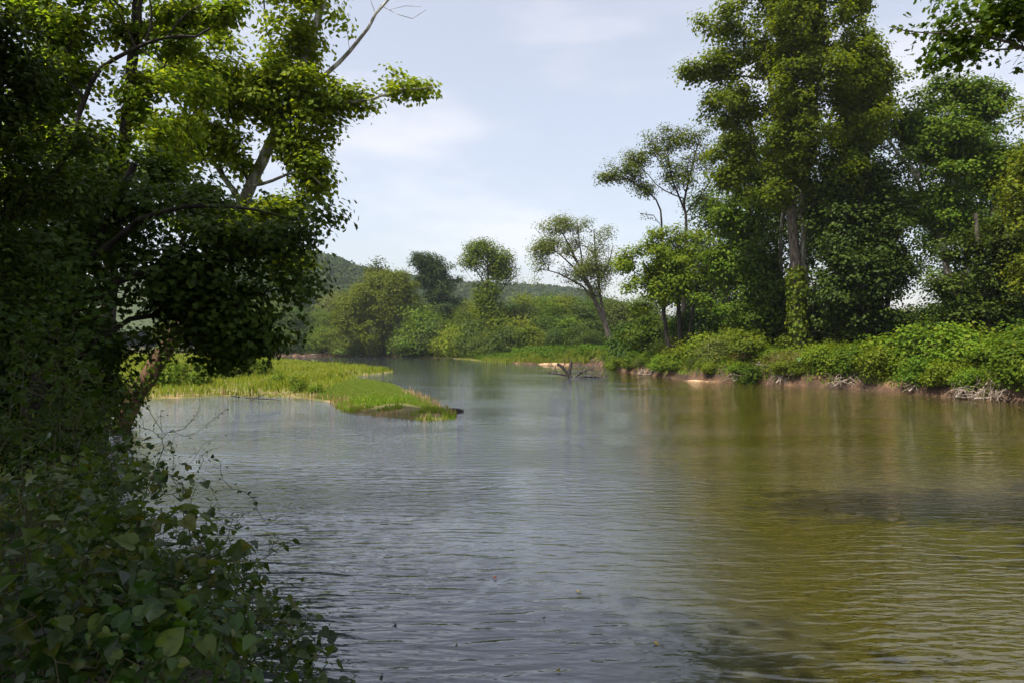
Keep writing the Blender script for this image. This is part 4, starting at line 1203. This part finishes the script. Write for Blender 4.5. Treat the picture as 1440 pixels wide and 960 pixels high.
# little tree shelters on the right bank
gm, nt, out = new_mat('green_plastic')
b = N(nt, 'ShaderNodeBsdfPrincipled'); b.inputs['Roughness'].default_value = .5
n = N(nt, 'ShaderNodeTexNoise'); n.inputs['Scale'].default_value = 6
rr_ = ramp(nt, [(.35, (.055, .150, .035)), (.7, (.090, .230, .060))]); nt.links.new(n.outputs[0], rr_.inputs[0]); nt.links.new(rr_.outputs[0], b.inputs['Base Color'])
nt.links.new(b.outputs[0], out.inputs['Surface'])
for lab, px, D, h in [('bright green upright tube on the clay bank below the tallest sycamore', 1124, 53.3, .85), ('small dull green tube standing left under the shaded bush', 1166, 51.9, .55), ('small dull green tube standing deepest in the shaded hollow', 1193, 51.6, .55)]:
    x = (px - 720) / F * D
    z = float(ground_z(np.array([x]), np.array([D]))[0])
    n_ = 14; ang = np.arange(n_) / n_ * 2 * math.pi
    rings = [(.19, -.1), (.20, h * .4), (.19, h), (.165, h), (.165, -.05)]
    v = np.concatenate([np.stack([np.cos(ang) * rr, np.sin(ang) * rr, np.full(n_, zz)], 1) for rr, zz in rings])
    i_ = np.arange(n_); j_ = (i_ + 1) % n_
    qd = np.concatenate([np.stack([i_, j_, j_ + n_, i_ + n_], 1) + k * n_ for k in range(4)])
    root = thing('tree_guard', lab, 'tree guard', (x, D, z), 'tree guards on the right bank')
    link('tube', mesh_from('tube', v, qd, np.full(len(qd), 4), gm), root)
    link('stake', tubes_mesh('stake', np.array([[.22, 0, -.2]]), np.array([[.225, .01, h * 1.1]]), np.array([.022]), np.array([.02]), M['twig'], 6), root)


# ------------------------------------------------------------------ foreground plants
def plant(name, label, base, tips, leaf, size, tpl, per, seed, r_tip=.0025, stem='stem', rc=.075, group=None, step=.12, upw=.8, droop=.5, cat='plant', r0=.010):
    """stems from one foot to the given tips, leaves set along the outer stems"""
    r = np.random.default_rng(seed)
    base = np.array(base, float); tips = np.array(tips, float)
    ctr = tips.mean(0)
    st = [np.array([base, base * .5 + ctr * .5 + np.array([0, 0, .12]) + r.normal(size=3) * .04, ctr]), r0, r0 * .4]
    nodes, parent, rad, main = grow([st], tips, step, r_tip, seed=seed, bf=.25, up=.1)
    root = thing(name, label, cat, base, group)
    wood(nodes, parent, rad, main, (M[stem], M[stem]), root, org=base, sides=6, names=('stem', 'twigs'))
    q = np.where(~main)[0]
    q = np.repeat(q, per)
    pos = nodes[q] + (nodes[np.maximum(parent[q], 0)] - nodes[q]) * r.random((len(q), 1)) + r.normal(size=(len(q), 3)) * rc
    out = unit(pos - (base * .6 + ctr * .4))
    nr = np.array([0, -.15, upw]) + out * .3 + r.normal(size=pos.shape) * .62
    tp = out * .7 + np.array([0, -.2, -droop]) + r.normal(size=pos.shape) * .45
    link('leaves', leaves_mesh('leaves', pos - base, nr, tp, size * (.30 + .92 * r.random(len(q)) ** 1.9), tpl, M[leaf]), root)
    return root


def dome_tips(px, py, D, rx, rz, n, seed, dr=.5):
    r = np.random.default_rng(seed)
    c = P(px, py, D)
    u = unit(r.normal(size=(n, 3)))
    u[:, 2] = np.abs(u[:, 2]) * 1.3 - .55
    return c + u * (.45 + .55 * r.random((n, 1)) ** .5) * np.array([rx / F * D, rx / F * D * dr * 1.2 + .15, rz / F * D])


fg = [  # label, centre px, py, depth, rx, rz, tips, leaf, size, template, per
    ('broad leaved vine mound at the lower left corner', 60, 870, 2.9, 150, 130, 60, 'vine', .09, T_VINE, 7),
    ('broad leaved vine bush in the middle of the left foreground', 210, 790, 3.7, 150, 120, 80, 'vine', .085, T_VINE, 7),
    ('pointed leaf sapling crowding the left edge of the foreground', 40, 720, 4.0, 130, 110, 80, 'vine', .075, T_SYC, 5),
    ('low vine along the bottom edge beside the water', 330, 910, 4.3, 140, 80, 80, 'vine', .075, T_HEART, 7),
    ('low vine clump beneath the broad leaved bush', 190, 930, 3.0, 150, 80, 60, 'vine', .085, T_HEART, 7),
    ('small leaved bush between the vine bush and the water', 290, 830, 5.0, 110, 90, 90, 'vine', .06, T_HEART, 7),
    ('shaded sapling with drooping leaves under the maple', 70, 590, 5.8, 130, 110, 90, 'dark', .075, T_SYC, 5),
    ('dark sapling at the water edge under the maple', 125, 665, 7.0, 80, 70, 90, 'dark', .07, T_ELM, 5),
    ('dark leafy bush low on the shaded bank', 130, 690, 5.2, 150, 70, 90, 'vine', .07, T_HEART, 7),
    ('narrow leaved weed rising through the vines at the lower left', 130, 830, 3.3, 90, 110, 50, 'dark', .085, T_NARROW, 6),
    ('fine leaved weed between the vines and the water', 395, 900, 4.8, 60, 80, 50, 'dark', .06, T_ELM, 5),
    ('tall shaded sapling under the maple boughs at the left edge', 30, 500, 7.2, 110, 120, 110, 'dark', .08, T_SYC, 5),
    ('slim shaded sapling in front of the brown foot of the leaning sycamore', 100, 560, 9.0, 75, 110, 120, 'dark', .08, T_ELM, 5),
    ('thin dark sapling between the edge and the maple stems', 80, 440, 10.0, 100, 90, 110, 'dark', .085, T_SYC, 5),
]
for i, (lab, px, py, D, rx, rz, n, leaf, sz, tpl, per) in enumerate(fg):
    c = P(px, py, D)
    b = np.array([c[0], D + .1, float(ground_z(np.array([c[0]]), np.array([D + .1]))[0]) - .05])
    plant('vine_shrub' if leaf == 'vine' else 'sapling', lab, b, dome_tips(px, py, D, rx, rz, n, 500 + i), leaf, sz, tpl, per, 520 + i)

# open shrubs that reach over the water
tips = [P(*q) for q in [(300, 672, 6.2), (322, 668, 6.2), (312, 700, 6.1), (345, 705, 6.2), (350, 735, 6.0), (385, 738, 6.2), (402, 757, 6.1), (375, 770, 5.9), (330, 742, 5.9), (290, 720, 5.8), (268, 690, 5.8), (262, 735, 5.7), (300, 760, 5.6), (345, 785, 5.6), (372, 800, 5.6), (310, 800, 5.4), (270, 790, 5.4), (240, 760, 5.5), (360, 830, 5.4), (250, 830, 5.2), (325, 840, 5.2), (380, 850, 5.4)]]
rj = np.random.default_rng(77)
tips = [t + rj.normal(size=3) * .07 for t in tips for _ in range(3)]
c = P(270, 900, 5.5)
plant('leaning_shrub', 'open leafy shrub leaning out over the water with dangling twig ends', (c[0], 5.4, float(ground_z(np.array([c[0]]), np.array([5.4]))[0])), tips, 'vine', .065, T_ELM, 2, 541, step=.09, rc=.022, r_tip=.0022, cat='shrub')
tips = [P(236, 628, 7) + rj.normal(size=3) * np.array([.30, .3, .30]) for _ in range(60)]
c = P(175, 760, 6.6)
plant('feathery_shrub', 'fine feathery leaved shrub standing against the bright water', (c[0], 6.6, float(ground_z(np.array([c[0]]), np.array([6.6]))[0])), tips, 'vine', .040, T_NARROW, 5, 542, step=.08, rc=.03, r_tip=.002, cat='shrub')
tips = [P(*q) for q in [(430, 925, 5.6), (455, 912, 5.7), (465, 945, 5.5), (495, 955, 5.6), (410, 945, 5.4), (440, 960, 5.2), (400, 920, 5.5)]]
tips = [t + rj.normal(size=3) * .04 for t in tips for _ in range(3)]
c = P(400, 985, 5.3)
plant('trailing_vine', 'vine shoots trailing out over the water at the bottom edge', (c[0], 5.2, float(ground_z(np.array([c[0]]), np.array([5.2]))[0])), tips, 'vine', .075, T_HEART, 2, 543, step=.09, rc=.02, cat='plant', droop=.2)

grass(2600, lambda x, y, sd: (sd > .05) & (sd < 5) & (x < -.3 - .42 * y) & (y < 12), (-9, 0.5, 2.2, 12), lambda x, y: .35 + .45 * rng.random(x.shape), .004, 'dark', 'bank_sedge', 'thin dark sedge growing among the vines of the near bank', 308)

# leaves afloat
fl_cols = {'red': (.30, .05, .02), 'yellow': (.30, .24, .05), 'dark': (.03, .03, .015)}
FM = {}
for k_, c_ in fl_cols.items():
    FM[k_] = leaf_mat('floating_leaf_' + k_, [tuple(x * .8 for x in c_), c_], .1)
for i, (px, py, kind, lab) in enumerate([(698, 813, 'red', 'red brown leaf floating on the near water'), (812, 833, 'yellow', None), (845, 837, 'dark', 'curled dark leaf floating on the near water'), (767, 870, 'dark', None), (555, 878, 'dark', None), (788, 945, 'yellow', None), (535, 950, 'yellow', None), (706, 735, 'dark', None), (657, 698, 'yellow', None), (920, 905, 'yellow', None), (640, 905, 'yellow', None)]):
    D = CH * F / (py - HZ)
    p = P(px, py, D)
    r = np.random.default_rng(600 + i)
    me = leaves_mesh('floating_leaf', np.zeros((1, 3)), np.array([[r.normal() * .15, r.normal() * .15, 1.]]), np.array([[r.normal(), r.normal(), 0]]), np.array([r.uniform(.035, .06)]), T_HEART, FM[kind])
    o = link('floating_leaf', me); o.location = (p[0], p[1], .02)
    tag(o, lab or f'{kind} leaf adrift on the open water', 'leaf', 'leaves floating on the river')

# ------------------------------------------------------------------ air
hm, nt, out = new_mat('haze_air')
pv = N(nt, 'ShaderNodeVolumePrincipled')
pv.inputs['Color'].default_value = (.86, .92, 1.0, 1)
pv.inputs['Density'].default_value = .00014
pv.inputs['Anisotropy'].default_value = .2
nt.links.new(pv.outputs[0], out.inputs['Volume'])
x0, x1, y0, y1, z0, z1 = -1720, 1720, -320, 1770, -3, 135
bv = np.array([(x0, y0, z0), (x1, y0, z0), (x1, y1, z0), (x0, y1, z0), (x0, y0, z1), (x1, y0, z1), (x1, y1, z1), (x0, y1, z1)], float)
bq = np.array([(0, 3, 2, 1), (4, 5, 6, 7), (0, 1, 5, 4), (1, 2, 6, 5), (2, 3, 7, 6), (3, 0, 4, 7)])
hz = link('haze', mesh_from('haze', bv, bq, np.full(6, 4), hm, smooth=False))
tag(hz, 'thin summer haze in the air over the valley', 'haze', kind='stuff')

# ------------------------------------------------------------------ sun, sky, camera
EL = math.radians(60)
to_sun = np.array([-.78, -.62]); to_sun /= np.linalg.norm(to_sun)
dirn = np.array([to_sun[0] * math.cos(EL), to_sun[1] * math.cos(EL), math.sin(EL)])
sl = bpy.data.lights.new('sun', 'SUN'); sl.energy = 4.8; sl.angle = math.radians(.55); sl.color = (1, .955, .88)
so = bpy.data.objects.new('sun', sl); COL.objects.link(so)
from mathutils import Vector
so.rotation_euler = Vector(tuple(dirn)).to_track_quat('Z', 'Y').to_euler()
so.location = (-30, -20, 60)

w = bpy.data.worlds.new('World'); C.world = w; w.use_nodes = True
nt = w.node_tree
for n in list(nt.nodes):
    nt.nodes.remove(n)
L = nt.links.new
out = nt.nodes.new('ShaderNodeOutputWorld'); bg = nt.nodes.new('ShaderNodeBackground')
sky = nt.nodes.new('ShaderNodeTexSky'); sky.sky_type = 'NISHITA'; sky.sun_disc = False
sky.sun_elevation = EL; sky.sun_rotation = math.atan2(to_sun[0], to_sun[1]) % (2 * math.pi)
sky.air_density = 1.0; sky.dust_density = 3.0; sky.ozone_density = 1.5
tc = nt.nodes.new('ShaderNodeTexCoord')
mp = nt.nodes.new('ShaderNodeMapping'); mp.inputs['Scale'].default_value = (1, 1, 3.2)
L(tc.outputs['Generated'], mp.inputs['Vector'])
nz = nt.nodes.new('ShaderNodeTexNoise'); nz.inputs['Scale'].default_value = 3.1; nz.inputs['Detail'].default_value = 5; nz.inputs['Roughness'].default_value = .5
L(mp.outputs[0], nz.inputs['Vector'])
cr_ = nt.nodes.new('ShaderNodeMapRange'); cr_.interpolation_type = 'SMOOTHSTEP'
for k_, v_ in (('From Min', .44), ('From Max', .74), ('To Min', .30), ('To Max', .54)):
    cr_.inputs[k_].default_value = v_
L(nz.outputs[0], cr_.inputs['Value'])
mx = nt.nodes.new('ShaderNodeMix'); mx.data_type = 'RGBA'
L(cr_.outputs[0], mx.inputs[0]); L(sky.outputs[0], mx.inputs[6]); mx.inputs[7].default_value = (6.6, 6.2, 5.9, 1)
L(mx.outputs[2], bg.inputs['Color'])
bg.inputs['Strength'].default_value = .125
L(bg.outputs[0], out.inputs['Surface'])

cam = bpy.data.cameras.new('camera'); co = bpy.data.objects.new('camera', cam); COL.objects.link(co)
cam.sensor_width = 36; cam.lens = F / 1440 * 36; cam.shift_y = (HZ - 480) / 1440
cam.clip_start = .05; cam.clip_end = 12000
co.location = (0, 0, CH); co.rotation_euler = (math.radians(90), 0, 0)
C.camera = co

C.view_settings.view_transform = 'Standard'; C.view_settings.look = 'None'
C.view_settings.exposure = .74; C.view_settings.gamma = 1; C.view_settings.use_curve_mapping = False
cy = C.cycles
cy.max_bounces = 7; cy.diffuse_bounces = 3; cy.glossy_bounces = 3; cy.transmission_bounces = 4; cy.volume_bounces = 0; cy.transparent_max_bounces = 4
cy.use_denoising = True
cy.sample_clamp_indirect = 6
